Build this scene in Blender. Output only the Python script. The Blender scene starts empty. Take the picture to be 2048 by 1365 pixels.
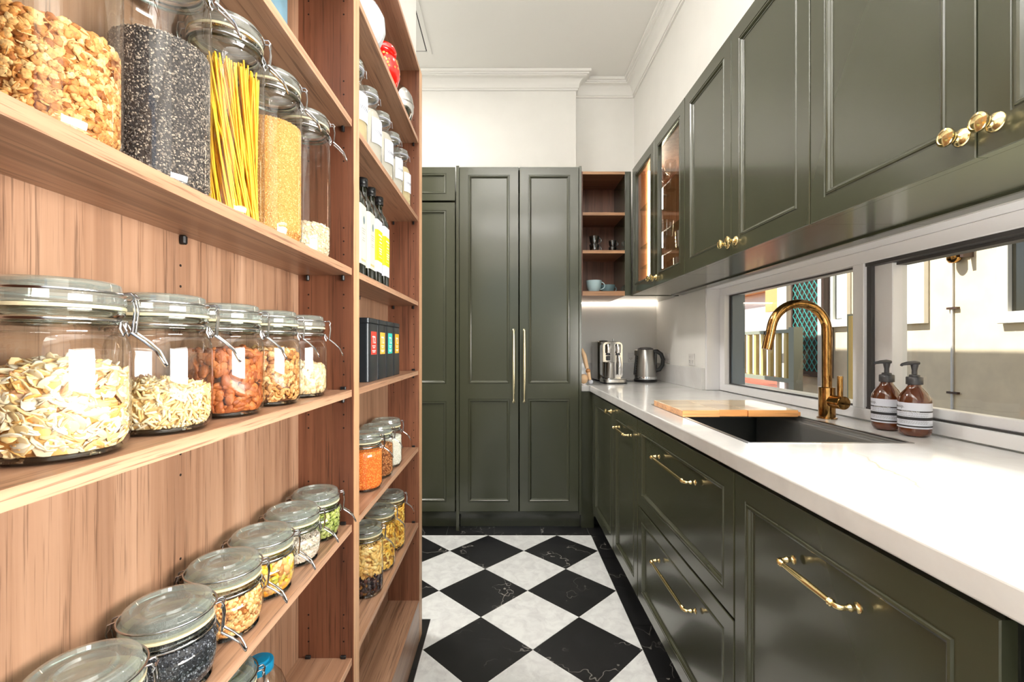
import bpy, bmesh, math, random
import numpy as np
from mathutils import Vector, Matrix

random.seed(7)
RNG = np.random.default_rng(7)
SC = bpy.context.scene
COL = SC.collection
PI = math.pi
H = 1.175                                   # eye height of the camera

# ------------------------------------------------------------------ camera
cd = bpy.data.cameras.new('camera')
cam = bpy.data.objects.new('camera', cd)
COL.objects.link(cam)
cam.location = (0, 0, H)
cam.rotation_euler = (PI / 2, 0, 0)
cd.lens = 16.0
cd.sensor_width = 36.0
cd.shift_x = 0.0066
cd.shift_y = 0.00464
cd.clip_start = 0.02
cd.clip_end = 200
SC.camera = cam

# ------------------------------------------------------------------ world, sun, lamps, exposure
world = bpy.data.worlds.new('world')
SC.world = world
world.use_nodes = True
wn = world.node_tree
wn.nodes.clear()
wo = wn.nodes.new('ShaderNodeOutputWorld')
wb = wn.nodes.new('ShaderNodeBackground')
ws = wn.nodes.new('ShaderNodeTexSky')
ws.sky_type = 'NISHITA'
ws.sun_disc = False
ws.sun_elevation = math.radians(50)
ws.sun_rotation = math.radians(-80)
ws.air_density = 1.0
ws.dust_density = 1.5
wn.links.new(ws.outputs[0], wb.inputs[0])
wn.links.new(wb.outputs[0], wo.inputs[0])
wb.inputs[1].default_value = 0.12

def lamp(name, kind, loc, energy, color=(1, 1, 1), rot=(0, 0, 0), **kw):
    l = bpy.data.lights.new(name, kind)
    l.energy = energy
    l.color = color
    for k, v in kw.items():
        setattr(l, k, v)
    o = bpy.data.objects.new(name, l)
    o.location = loc
    o.rotation_euler = rot
    COL.objects.link(o)
    return o

sd = Vector((0.60, -0.13, -0.79)).normalized()
sun = lamp('sun', 'SUN', (0, 0, 6), 5.4, (1.0, 0.93, 0.82), angle=math.radians(0.53))
sun.rotation_euler = sd.to_track_quat('-Z', 'Y').to_euler()
# ceiling downlights above and behind the camera, then added fill lamps
DL = [(0.22, 0.95), (0.22, 2.0), (0.22, -0.3), (0.22, -1.3)]
for x, y in DL:
    lamp('downlight_lamp', 'SPOT', (x, y, 3.125), 11, (1.0, 0.93, 0.84), shadow_soft_size=0.035,
         spot_size=math.radians(100), spot_blend=0.9)
lamp('added_rear_fill', 'AREA', (0.1, -1.6, 3.10), 26, (1.0, 0.97, 0.93), shape='RECTANGLE', size=1.6, size_y=1.2)  # added fill behind the camera, no fitting seen
lamp('added_passage_fill', 'AREA', (-1.1, 2.2, 3.10), 26, (1.0, 0.95, 0.88), shape='DISK', size=0.5)  # added fill over the side passage, source unseen
lamp('added_side_fill', 'AREA', (1.13, 0.08, 1.27), 34, (1.0, 0.96, 0.90), (0, PI / 2, 0), shape='RECTANGLE', size=0.64, size_y=1.15)  # added out-of-view area lamp, imitates daylight from the window side
lamp('added_ceiling_fill', 'AREA', (0.1, 0.2, 2.45), 34, (1.0, 0.98, 0.96), (PI, 0, 0), shape='DISK', size=0.7)  # added upward fill to brighten the ceiling, no pendant hangs here
lamp('window_portal', 'AREA', (1.34, 1.45, 1.21), 1, rot=(0, PI / 2, 0), shape='RECTANGLE', size=0.5, size_y=2.3).data.cycles.is_portal = True
lamp('doorway_portal', 'AREA', (-0.2, -2.62, 1.4), 1, rot=(PI / 2, 0, 0), shape='RECTANGLE', size=2.4, size_y=2.5).data.cycles.is_portal = True

SC.view_settings.view_transform = 'Standard'
SC.view_settings.look = 'None'
SC.view_settings.gamma = 1
SC.view_settings.use_curve_mapping = False
SC.view_settings.exposure = 0.9
cy = SC.cycles
cy.use_denoising = True
try:
    cy.denoiser = 'OPENIMAGEDENOISE'
    cy.denoising_input_passes = 'RGB_ALBEDO_NORMAL'
except Exception:
    pass
cy.max_bounces = 10
cy.diffuse_bounces = 5
cy.glossy_bounces = 4
cy.transmission_bounces = 8
cy.transparent_max_bounces = 24
cy.sample_clamp_indirect = 6
cy.caustics_refractive = False
cy.caustics_reflective = False

# ------------------------------------------------------------------ materials
def lin(c):
    return tuple(((v / 255) / 12.92 if v / 255 <= 0.04045 else ((v / 255 + 0.055) / 1.055) ** 2.4) for v in c) + (1.0,)

def newmat(name):
    m = bpy.data.materials.new(name)
    m.use_nodes = True
    nt = m.node_tree
    b = nt.nodes['Principled BSDF']
    return m, nt, b

def N(nt, t, **kw):
    n = nt.nodes.new(t)
    for k, v in kw.items():
        setattr(n, k, v)
    return n

def ramp(nt, fac, stops, interp='LINEAR'):
    r = N(nt, 'ShaderNodeValToRGB')
    r.color_ramp.interpolation = interp
    e = r.color_ramp.elements
    while len(e) < len(stops):
        e.new(0.5)
    for i, (p, c) in enumerate(stops):
        e[i].position = p
        e[i].color = c if len(c) == 4 else lin(c)
    nt.links.new(fac, r.inputs[0])
    return r.outputs[0]

def coords(nt, scale=(1, 1, 1), vary=True, rot=(0, 0, 0)):
    tc = N(nt, 'ShaderNodeTexCoord')
    out = tc.outputs['Object']
    if vary:
        oi = N(nt, 'ShaderNodeObjectInfo')
        mm = N(nt, 'ShaderNodeVectorMath', operation='MULTIPLY')
        cx = N(nt, 'ShaderNodeCombineXYZ')
        for i, k in enumerate((17.3, 31.7, 23.1)):
            mu = N(nt, 'ShaderNodeMath', operation='MULTIPLY')
            nt.links.new(oi.outputs['Random'], mu.inputs[0])
            mu.inputs[1].default_value = k
            nt.links.new(mu.outputs[0], cx.inputs[i])
        ad = N(nt, 'ShaderNodeVectorMath', operation='ADD')
        nt.links.new(out, ad.inputs[0])
        nt.links.new(cx.outputs[0], ad.inputs[1])
        out = ad.outputs[0]
    mp = N(nt, 'ShaderNodeMapping')
    mp.inputs['Scale'].default_value = scale
    mp.inputs['Rotation'].default_value = rot
    nt.links.new(out, mp.inputs[0])
    return mp.outputs[0]

def noise(nt, vec, scale, detail=4, rough=0.55, dist=0.0):
    n = N(nt, 'ShaderNodeTexNoise')
    n.inputs['Scale'].default_value = scale
    n.inputs['Detail'].default_value = detail
    n.inputs['Roughness'].default_value = rough
    n.inputs['Distortion'].default_value = dist
    nt.links.new(vec, n.inputs['Vector'])
    return n.outputs['Fac']

def mixc(nt, fac, a, b, mode='MIX'):
    m = N(nt, 'ShaderNodeMix', data_type='RGBA', blend_type=mode)
    if isinstance(fac, (int, float)):
        m.inputs[0].default_value = fac
    else:
        nt.links.new(fac, m.inputs[0])
    for sock, v in ((m.inputs[6], a), (m.inputs[7], b)):
        if isinstance(v, tuple):
            sock.default_value = v if len(v) == 4 else lin(v)
        else:
            nt.links.new(v, sock)
    return m.outputs[2]

def bump(nt, b, h, strength=0.1, dist=0.001):
    bp = N(nt, 'ShaderNodeBump')
    bp.inputs['Strength'].default_value = strength
    bp.inputs['Distance'].default_value = dist
    nt.links.new(h, bp.inputs['Height'])
    nt.links.new(bp.outputs[0], b.inputs['Normal'])

def plain(name, c, rough=0.5, metal=0.0, coat=0.0, spec=0.5, emit=None, var=0.0, sheen=0):
    m, nt, b = newmat(name)
    b.inputs['Base Color'].default_value = lin(c)
    b.inputs['Roughness'].default_value = rough
    b.inputs['Metallic'].default_value = metal
    b.inputs['Coat Weight'].default_value = coat
    b.inputs['Coat Roughness'].default_value = 0.12
    b.inputs['Specular IOR Level'].default_value = spec
    if emit:
        b.inputs['Emission Color'].default_value = lin(emit[0])
        b.inputs['Emission Strength'].default_value = emit[1]
    if var:
        v = noise(nt, coords(nt), 6, 5)
        dark = tuple(max(0, int(x * (1 - var))) for x in c)
        nt.links.new(ramp(nt, v, [(0.35, dark), (0.65, c)]), b.inputs['Base Color'])
    return m

def wood(name, dark, mid, light, axis='z', rough=0.42, scale=1.0, coat=0.0, vary=True):
    m, nt, b = newmat(name)
    lo, hi = 0.6 * scale, 34 * scale
    s = {'x': (lo, hi, hi), 'y': (hi, lo, hi), 'z': (hi, hi, lo)}[axis]
    v = coords(nt, s, vary)
    n1 = noise(nt, v, 1.0, 7, 0.62, 0.7)
    s2 = tuple(k * 0.33 for k in s)
    v2 = coords(nt, s2, vary)
    n2 = noise(nt, v2, 1.0, 3, 0.5, 1.6)
    s3 = tuple(k * (5 if k > lo else 7) for k in s)
    n3 = noise(nt, coords(nt, s3, vary), 1.0, 3, 0.7, 0.2)
    base = ramp(nt, n1, [(0.22, dark), (0.42, mid), (0.78, light)])
    band = ramp(nt, n2, [(0.36, (186, 170, 160)), (0.5, (238, 234, 230)), (0.6, (255, 255, 255))])
    c1 = mixc(nt, 0.55, base, band, 'MULTIPLY')
    fine = ramp(nt, n3, [(0.34, (120, 105, 98)), (0.46, (255, 255, 255))])
    c2 = mixc(nt, 0.6, c1, fine, 'MULTIPLY')
    nt.links.new(c2, b.inputs['Base Color'])
    b.inputs['Roughness'].default_value = rough
    b.inputs['Coat Weight'].default_value = coat
    bump(nt, b, n3, 0.12, 0.0006)
    return m

def metal(name, c, rough=0.2, stain=None, aniso=0.0):
    m, nt, b = newmat(name)
    b.inputs['Metallic'].default_value = 1
    b.inputs['Roughness'].default_value = rough
    b.inputs['Base Color'].default_value = lin(c)
    if stain:
        v = noise(nt, coords(nt, (1, 1, 0.35), False), 55, 6, 0.65, 1.0)
        nt.links.new(ramp(nt, v, [(0.36, stain), (0.55, c)]), b.inputs['Base Color'])
        nt.links.new(ramp(nt, v, [(0.35, (120, 120, 120)), (0.65, (60, 60, 60))]), b.inputs['Roughness'])
    return m

def thin_glass(name, tint, edge, ior=1.5, rough=0.0, refl=1.0):
    """One-wall glass: light passes straight on, tinted more at grazing angles, with a Fresnel mirror over it."""
    m = bpy.data.materials.new(name)
    m.use_nodes = True
    nt = m.node_tree
    nt.nodes.clear()
    out = N(nt, 'ShaderNodeOutputMaterial')
    tr = N(nt, 'ShaderNodeBsdfTransparent')
    gl = N(nt, 'ShaderNodeBsdfGlossy')
    gl.inputs['Roughness'].default_value = rough
    lw = N(nt, 'ShaderNodeLayerWeight')
    lw.inputs['Blend'].default_value = 0.25
    c = ramp(nt, lw.outputs['Facing'], [(0.25, tint), (0.8, tint), (1.0, edge)])
    nt.links.new(c, tr.inputs['Color'])
    # Schlick's mirror share, the same for both sides of the wall
    lf = N(nt, 'ShaderNodeLayerWeight')
    lf.inputs['Blend'].default_value = 0.5
    pw = N(nt, 'ShaderNodeMath', operation='POWER')
    pw.inputs[1].default_value = 5
    nt.links.new(lf.outputs['Facing'], pw.inputs[0])
    f0 = ((ior - 1) / (ior + 1)) ** 2 * 2
    mu = N(nt, 'ShaderNodeMath', operation='MULTIPLY_ADD')
    mu.inputs[1].default_value = (1 - f0) * refl
    mu.inputs[2].default_value = f0 * refl
    nt.links.new(pw.outputs[0], mu.inputs[0])
    mx = N(nt, 'ShaderNodeMixShader')
    nt.links.new(mu.outputs[0], mx.inputs[0])
    nt.links.new(tr.outputs[0], mx.inputs[1])
    nt.links.new(gl.outputs[0], mx.inputs[2])
    nt.links.new(mx.outputs[0], out.inputs[0])
    return m

def solid_glass(name, c, rough=0.0, ior=1.45):
    m, nt, b = newmat(name)
    b.inputs['Base Color'].default_value = lin(c)
    b.inputs['Roughness'].default_value = rough
    b.inputs['Transmission Weight'].default_value = 1
    b.inputs['IOR'].default_value = ior
    return m

def pieces_mat(name, stops, rough=0.6, core=False, spec=0.4, sss=0.0, detail=0.0):
    """Each loose piece takes its own tone."""
    m, nt, b = newmat(name)
    g = N(nt, 'ShaderNodeNewGeometry')
    col = ramp(nt, g.outputs['Random Per Island'], stops)
    if detail:
        v = noise(nt, coords(nt, (1, 1, 1), False), 420, 3)
        dk = ramp(nt, v, [(0.35, (150, 110, 70)), (0.55, (255, 255, 255))])
        col = mixc(nt, detail, col, dk, 'MULTIPLY')
    nt.links.new(col, b.inputs['Base Color'])
    b.inputs['Roughness'].default_value = rough
    b.inputs['Specular IOR Level'].default_value = spec
    return m

def marble(name, base, vein, scale, width, amount, rough=0.15, cloud=None, coat=0.0, gold=None, dist=1.2, det=8, gate=(0.5, 0.62)):
    m, nt, b = newmat(name)
    v = coords(nt, (1, 1, 1), True)
    n1 = noise(nt, v, scale, det, 0.6, dist)
    a = N(nt, 'ShaderNodeMath', operation='SUBTRACT'); nt.links.new(n1, a.inputs[0]); a.inputs[1].default_value = 0.5
    ab = N(nt, 'ShaderNodeMath', operation='ABSOLUTE'); nt.links.new(a.outputs[0], ab.inputs[0])
    line = ramp(nt, ab.outputs[0], [(0.0, (255, 255, 255)), (width, (0, 0, 0))])
    n2 = noise(nt, v, scale * 0.9, 3, 0.5, 0.3)
    gate = ramp(nt, n2, [(gate[0], (0, 0, 0)), (gate[1], (255, 255, 255))])
    k = mixc(nt, 1.0, line, gate, 'MULTIPLY')
    k2 = mixc(nt, 1.0, k, (int(255 * amount),) * 3, 'MULTIPLY')
    basec = base
    if cloud:
        basec = ramp(nt, noise(nt, v, scale * 2.2, 6, 0.6, 0.6), [(0.35, cloud), (0.6, base)])
    c = mixc(nt, k2, basec, vein)
    if gold:
        # one long tan vein running across the slab, fading at both ends
        tc = N(nt, 'ShaderNodeTexCoord')
        wob = noise(nt, tc.outputs['Object'], 9, 5, 0.6)
        def dotp(vec, off):
            d = N(nt, 'ShaderNodeVectorMath', operation='DOT_PRODUCT')
            nt.links.new(tc.outputs['Object'], d.inputs[0]); d.inputs[1].default_value = vec
            a_ = N(nt, 'ShaderNodeMath', operation='ADD'); nt.links.new(d.outputs['Value'], a_.inputs[0]); a_.inputs[1].default_value = off
            return a_.outputs[0]
        cr = dotp((0.943, -0.334, 0), -(0.943 * 0.816 - 0.334 * 1.018))
        wm = N(nt, 'ShaderNodeMath', operation='MULTIPLY_ADD'); nt.links.new(wob, wm.inputs[0]); wm.inputs[1].default_value = 0.07; nt.links.new(cr, wm.inputs[2])
        sb = N(nt, 'ShaderNodeMath', operation='SUBTRACT'); nt.links.new(wm.outputs[0], sb.inputs[0]); sb.inputs[1].default_value = 0.035
        b3 = N(nt, 'ShaderNodeMath', operation='ABSOLUTE'); nt.links.new(sb.outputs[0], b3.inputs[0])
        core = ramp(nt, b3.outputs[0], [(0.0, (215, 215, 215)), (0.0035, (90, 90, 90)), (0.014, (0, 0, 0))])
        al = N(nt, 'ShaderNodeMath', operation='ABSOLUTE'); nt.links.new(dotp((0.334, 0.943, 0), -(0.334 * 0.765 + 0.943 * 0.874)), al.inputs[0])
        fade = ramp(nt, al.outputs[0], [(0.10, (255, 255, 255)), (0.30, (0, 0, 0))])
        l3 = mixc(nt, 1.0, core, fade, 'MULTIPLY')
        c = mixc(nt, l3, c, gold)
    nt.links.new(c, b.inputs['Base Color'])
    b.inputs['Roughness'].default_value = rough
    b.inputs['Coat Weight'].default_value = coat
    return m

M = {}
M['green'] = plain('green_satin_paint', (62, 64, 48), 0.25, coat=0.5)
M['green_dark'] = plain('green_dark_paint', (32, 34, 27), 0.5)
WD, WM, WL = (122, 88, 68), (164, 126, 100), (188, 152, 126)
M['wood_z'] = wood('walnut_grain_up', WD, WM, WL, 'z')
M['wood_side_shade'] = wood('walnut_side_shaded', (80, 46, 33), (118, 73, 52), (144, 96, 70), 'z')  # shade on the panel sides put into a darker walnut
M['wood_y'] = wood('walnut_grain_along', WD, WM, WL, 'y', 0.33)
M['wood_dark'] = wood('walnut_cabinet_lining', (78, 46, 34), (116, 74, 54), (146, 98, 74), 'z')
M['wood_dark_x'] = wood('walnut_cabinet_shelf', (98, 62, 44), (140, 94, 66), (170, 120, 88), 'x')
M['edge'] = wood('walnut_edge_lit', (172, 130, 102), (192, 150, 120), (206, 168, 138), 'y', 0.4, 1.6)  # bright light on the shelf fronts put into a lighter walnut
M['edge_z'] = wood('walnut_edge_lit_up', (190, 142, 106), (214, 168, 128), (228, 186, 148), 'z', 0.4, 1.6)  # upright edges, brightly lit tone put into the colour
M['edge_x'] = wood('walnut_edge_strip_across', (165, 122, 88), (188, 143, 104), (204, 160, 122), 'x', 0.4, 1.6)
M['board'] = wood('honey_wood', (196, 122, 60), (224, 158, 92), (238, 182, 118), 'x', 0.3, 0.8, coat=1.0)
M['board_top_glare'] = wood('board_face_glare', (232, 204, 164), (240, 218, 182), (246, 228, 198), 'x', 0.3, 0.8, coat=0.8)  # window glare on the top face put into a paler colour
M['white_wall'] = plain('white_wall_paint', (236, 235, 231), 0.6, var=0.01)
M['ceiling'] = plain('ceiling_paint', (238, 237, 233), 0.7)
M['white_frame'] = plain('white_frame_paint', (232, 232, 234), 0.3)
M['splash'] = plain('pale_splashback_paint', (226, 222, 220), 0.25)
M['marble'] = marble('white_marble_worktop', (224, 224, 223), (168, 162, 160), 2.0, 0.02, 0.35, 0.12, (210, 209, 208), 0.2, (206, 166, 116))
M['tile_white'] = marble('white_marble_tile', (226, 228, 227), (120, 120, 124), 9, 0.010, 0.5, 0.33, (208, 209, 209), gate=(0.52, 0.6))
M['tile_black'] = marble('black_marble_tile', (24, 24, 25), (215, 210, 202), 2.6, 0.0035, 0.75, 0.36, (33, 33, 34), dist=0.25, det=4, gate=(0.42, 0.55))
M['grout'] = plain('grey_grout', (120, 118, 114), 0.9)
M['brass'] = metal('polished_brass', (238, 214, 156), 0.17)
M['brass_pale'] = metal('polished_pale_brass', (244, 232, 196), 0.24)
M['brass_aged'] = metal('aged_brass', (176, 134, 78), 0.36, (104, 72, 38))
M['steel'] = metal('brushed_steel', (176, 174, 170), 0.28)
M['chrome'] = metal('polished_chrome', (222, 222, 222), 0.08)
M['wire'] = metal('jar_wire', (205, 205, 208), 0.16)
M['sink'] = plain('dark_sink_steel', (128, 128, 126), 0.4, metal=0.5)
M['black_plastic'] = plain('black_plastic', (22, 23, 25), 0.35)
M['dark_hole'] = plain('dark_hole', (26, 16, 12), 0.9)
M['grey_plastic'] = plain('dark_grey_plastic', (58, 58, 62), 0.4)
M['jar_glass'] = thin_glass('jar_glass', (250, 252, 251), (150, 172, 164), 1.5)
M['neck_glass'] = solid_glass('jar_neck_glass', (242, 250, 247))
def milky_glass(name):
    m = thin_glass(name, (240, 247, 244), (150, 170, 162), 1.5, 0.03, 2.0)
    nt = m.node_tree
    out = [n for n in nt.nodes if n.type == 'OUTPUT_MATERIAL'][0]
    src = out.inputs[0].links[0].from_socket
    tl = N(nt, 'ShaderNodeBsdfTranslucent'); tl.inputs['Color'].default_value = lin((232, 242, 238))
    df = N(nt, 'ShaderNodeBsdfDiffuse'); df.inputs['Color'].default_value = lin((226, 236, 232))
    a = N(nt, 'ShaderNodeMixShader'); a.inputs[0].default_value = 0.5
    nt.links.new(tl.outputs[0], a.inputs[1]); nt.links.new(df.outputs[0], a.inputs[2])
    b = N(nt, 'ShaderNodeMixShader'); b.inputs[0].default_value = 0.24
    nt.links.new(src, b.inputs[1]); nt.links.new(a.outputs[0], b.inputs[2])
    nt.links.new(b.outputs[0], out.inputs[0])
    return m
M['lid_glass'] = milky_glass('jar_lid_glass')
M['clear_glass'] = thin_glass('tumbler_glass', (248, 248, 246), (170, 165, 150), 1.5)
M['pane'] = thin_glass('window_glass', (250, 252, 251), (215, 230, 225), 1.45)
M['shelf_glass'] = thin_glass('glass_shelf', (232, 242, 238), (80, 120, 105), 1.5)
M['amber'] = plain('amber_bottle_glass', (86, 40, 16), 0.05, coat=0.6)
M['oil_glass'] = plain('dark_bottle_glass', (18, 20, 10), 0.06, coat=0.5)
M['gasket'] = plain('pale_rubber_ring', (214, 204, 168), 0.5)
M['label_white'] = plain('white_paper', (206, 210, 222), 0.6)
M['label_cream'] = plain('cream_paper', (222, 218, 196), 0.6)
M['lime'] = plain('lime_paper', (206, 222, 18), 0.6)
M['ink'] = plain('dark_ink', (38, 38, 42), 0.6)
M['ink_blue'] = plain('blue_grey_ink', (108, 128, 138), 0.6)
M['ink_grey'] = plain('grey_ink', (130, 134, 140), 0.6)
M['ink_white'] = plain('white_ink', (245, 245, 240), 0.6)
M['tin'] = plain('black_tin', (44, 49, 54), 0.28, metal=0.4)
M['tin_silver'] = metal('bright_tin_corner', (200, 215, 225), 0.3)
M['red_label'] = plain('red_paper', (222, 66, 52), 0.6)
M['orange_label'] = plain('orange_paper', (250, 184, 70), 0.6)
M['teal_label'] = plain('teal_paper', (52, 200, 190), 0.6)
M['amber_label'] = plain('amber_paper', (246, 176, 30), 0.6)
M['led'] = plain('warm_led_strip', (255, 214, 160), 0.5, emit=((255, 205, 150), 14))
M['led_cool'] = plain('cool_led_strip', (255, 245, 230), 0.5, emit=((255, 240, 222), 9))
M['blue_cup'] = plain('pale_blue_glaze', (176, 202, 208), 0.2)
M['teal_cup'] = plain('grey_teal_glaze', (120, 150, 156), 0.2)
M['smoke_glass'] = thin_glass('smoked_cup_glass', (190, 200, 204), (90, 100, 106), 1.6, 0, 2.0)
M['red_glaze'] = plain('red_glaze', (222, 26, 16), 0.12, coat=0.6)
M['gold_paint'] = plain('yellow_blossom_paint', (238, 168, 70), 0.3)
M['white_glaze'] = plain('bluish_white_glaze', (214, 222, 230), 0.12, coat=0.5)
M['blue_cap'] = plain('blue_plastic', (20, 132, 176), 0.35)
M['pale_wood'] = plain('pale_turned_wood', (226, 190, 150), 0.45)
M['outlet'] = plain('white_plastic', (222, 220, 218), 0.35)
# outside
M['render'] = plain('cream_render', (236, 222, 194), 0.85, var=0.05)
M['ext_white'] = plain('exterior_white_paint', (240, 238, 230), 0.6)
M['tan'] = plain('tan_board', (204, 172, 112), 0.7)
M['fence'] = plain('grey_green_paint', (150, 154, 138), 0.6)
M['fence_y'] = plain('pale_yellow_paint', (226, 200, 130), 0.6)
M['deck'] = plain('red_deck_timber', (176, 84, 54), 0.6, var=0.15)
M['dark_win'] = plain('dark_window_pane', (40, 38, 30), 0.08, coat=0.5)
M['curtain'] = plain('pale_curtain', (216, 222, 210), 0.8)
M['mesh_teal'] = plain('turquoise_grille', (70, 176, 170), 0.45)
M['screen'] = plain('brown_door_screen', (70, 50, 40), 0.5)
M['ground'] = plain('concrete_path', (104, 102, 98), 0.9, var=0.1)
M['pipe'] = plain('white_pipe', (222, 224, 228), 0.4)
M['roof'] = plain('roof_sheet', (120, 118, 114), 0.7)

# ------------------------------------------------------------------ mesh helpers
class MB:
    def __init__(self):
        self.v = []
        self.f = []
        self.m = []
        self.cur = 0
    def add(self, vs, fs):
        o = len(self.v)
        self.v += [tuple(p) for p in vs]
        self.f += [tuple(i + o for i in f) for f in fs]
        self.m += [self.cur] * len(fs)
        return self
    def box(self, x0, x1, y0, y1, z0, z1):
        if x0 > x1: x0, x1 = x1, x0
        if y0 > y1: y0, y1 = y1, y0
        if z0 > z1: z0, z1 = z1, z0
        return self.add([(x0, y0, z0), (x1, y0, z0), (x1, y1, z0), (x0, y1, z0), (x0, y0, z1), (x1, y0, z1), (x1, y1, z1), (x0, y1, z1)],
                        [(0, 3, 2, 1), (4, 5, 6, 7), (0, 1, 5, 4), (1, 2, 6, 5), (2, 3, 7, 6), (3, 0, 4, 7)])
    def lathe(self, prof, seg=32, c=(0, 0, 0), axis='z', cap=True, sq=0.0):
        """prof: list of (r, h). sq > 0 turns the round plan towards a rounded square."""
        vs, fs = [], []
        n = len(prof)
        for r, h in prof:
            for k in range(seg):
                a = 2 * PI * k / seg
                ca, sa = math.cos(a), math.sin(a)
                if sq:
                    p = 2 + sq * 6
                    q = (abs(ca) ** p + abs(sa) ** p) ** (-1 / p)
                    ca, sa = ca * q, sa * q
                x, y, z = r * ca, r * sa, h
                if axis == 'x': x, y, z = z, x, y
                elif axis == 'y': x, y, z = y, z, x
                vs.append((c[0] + x, c[1] + y, c[2] + z))
        for i in range(n - 1):
            for k in range(seg):
                k2 = (k + 1) % seg
                fs.append((i * seg + k, i * seg + k2, (i + 1) * seg + k2, (i + 1) * seg + k))
        if cap:
            if prof[0][0] > 1e-5: fs.append(tuple(reversed(range(seg))))
            if prof[-1][0] > 1e-5: fs.append(tuple(range((n - 1) * seg, n * seg)))
        return self.add(vs, fs)
    def tube(self, pts, r, sides=8, closed=False, caps=True):
        pts = [Vector(p) for p in pts]
        n = len(pts)
        rs = r if isinstance(r, (list, tuple)) else [r] * n
        vs, fs = [], []
        up = None
        for i, p in enumerate(pts):
            if closed:
                t = (pts[(i + 1) % n] - pts[i - 1])
            else:
                t = pts[min(i + 1, n - 1)] - pts[max(i - 1, 0)]
            t = t.normalized() if t.length > 1e-9 else Vector((0, 0, 1))
            if up is None:
                up = t.orthogonal().normalized()
            up = (up - t * up.dot(t))
            up = up.normalized() if up.length > 1e-6 else t.orthogonal().normalized()
            s = t.cross(up)
            for k in range(sides):
                a = 2 * PI * k / sides
                q = p + (up * math.cos(a) + s * math.sin(a)) * rs[i]
                vs.append(tuple(q))
        m = n if closed else n - 1
        for i in range(m):
            j = (i + 1) % n
            for k in range(sides):
                k2 = (k + 1) % sides
                fs.append((i * sides + k, i * sides + k2, j * sides + k2, j * sides + k))
        if caps and not closed:
            fs.append(tuple(reversed(range(sides))))
            fs.append(tuple(range((n - 1) * sides, n * sides)))
        return self.add(vs, fs)
    def prism(self, poly, z0, z1):
        n = len(poly)
        vs = [(x, y, z0) for x, y in poly] + [(x, y, z1) for x, y in poly]
        fs = [tuple(reversed(range(n))), tuple(range(n, 2 * n))]
        fs += [(i, (i + 1) % n, n + (i + 1) % n, n + i) for i in range(n)]
        return self.add(vs, fs)
    def ball(self, c, r, seg=16, rings=10, s=(1, 1, 1)):
        prof = [(max(1e-6, r * math.sin(PI * i / rings)), -r * math.cos(PI * i / rings)) for i in range(rings + 1)]
        k = len(self.v)
        self.lathe(prof, seg, cap=False)
        self.v[k:] = [(c[0] + x * s[0], c[1] + y * s[1], c[2] + z * s[2]) for x, y, z in self.v[k:]]
        return self
    def xform(self, mat, start=0):
        self.v[start:] = [tuple(mat @ Vector(p)) for p in self.v[start:]]
        return self
    def build(self, name, mats, parent=None, smooth=None, bevel=0, seg=1, fix=False):
        me = bpy.data.meshes.new(name)
        me.from_pydata(self.v, [], self.f)
        if not isinstance(mats, (list, tuple)): mats = [mats]
        for m in mats: me.materials.append(m)
        if len(mats) > 1: me.polygons.foreach_set('material_index', self.m)
        if fix:
            bm = bmesh.new(); bm.from_mesh(me)
            bmesh.ops.remove_doubles(bm, verts=bm.verts, dist=1e-6)
            bmesh.ops.recalc_face_normals(bm, faces=bm.faces)
            bm.to_mesh(me); bm.free()
        if smooth is not None:
            me.polygons.foreach_set('use_smooth', [True] * len(me.polygons))
            me.set_sharp_from_angle(angle=math.radians(smooth))
        me.update()
        return link(name, me, parent, bevel, seg)

def link(name, me, parent=None, bevel=0, seg=1):
    o = bpy.data.objects.new(name, me)
    COL.objects.link(o)
    o.parent = parent
    if bevel:
        b = o.modifiers.new('bevel', 'BEVEL')
        b.width = bevel
        b.segments = seg
        b.limit_method = 'ANGLE'
        b.angle_limit = math.radians(40)
        b.use_clamp_overlap = True
    return o

def tag(o, label=None, cat=None, group=None, kind=None):
    if label: o['label'] = label
    if cat: o['category'] = cat
    if group: o['group'] = group
    if kind: o['kind'] = kind
    return o

def empty(name, loc=(0, 0, 0), rz=0, label=None, cat=None, group=None, kind=None):
    o = bpy.data.objects.new(name, None)
    o.empty_display_size = 0.05
    COL.objects.link(o)
    o.location = loc
    o.rotation_euler = (0, 0, rz)
    return tag(o, label, cat, group, kind)

def copy_tree(o, parent=None):
    c = o.copy()
    COL.objects.link(c)
    c.parent = parent
    for ch in list(o.children):
        copy_tree(ch, c)
    return c

def text_mesh(name, s, size, mat, parent=None, M4=None, extrude=0.0001, bend=None, align='CENTER', bold=0.0, sx=1.0):
    """Flat lettering turned into a mesh. Local x = reading direction, y = up, z = towards the reader."""
    cu = bpy.data.curves.new(name, 'FONT')
    cu.body = s
    cu.size = size
    cu.align_x = align
    cu.align_y = 'CENTER'
    cu.resolution_u = 2
    cu.offset = bold
    o = bpy.data.objects.new(name, cu)
    me = bpy.data.meshes.new_from_object(o)
    bpy.data.objects.remove(o)
    bpy.data.curves.remove(cu)
    for v in me.vertices:
        v.co.x *= sx
        if bend:
            R, a0 = bend
            a = a0 + v.co.x / R
            v.co = Vector((R * math.cos(a), R * math.sin(a), v.co.y))
        if M4 is not None:
            v.co = M4 @ v.co
    me.materials.clear()
    me.materials.append(mat)
    return link(name, me, parent)
# ------------------------------------------------------------------ room shell
CEIL = 3.17
YB, YB1 = 3.46, 3.36                        # back wall, its thicker left part above the tall cupboards
XR, XR1 = 1.15, 0.979                       # right wall, its thicker part above the wall cupboards
W0, W1 = 0.30, 2.62                         # window opening along the right wall
TOPZ = 2.315

def struct(name, mb, mats, parent=None, **k):
    o = mb.build(name, mats, parent, **k)
    if parent is None: o['kind'] = 'structure'
    return o

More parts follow.
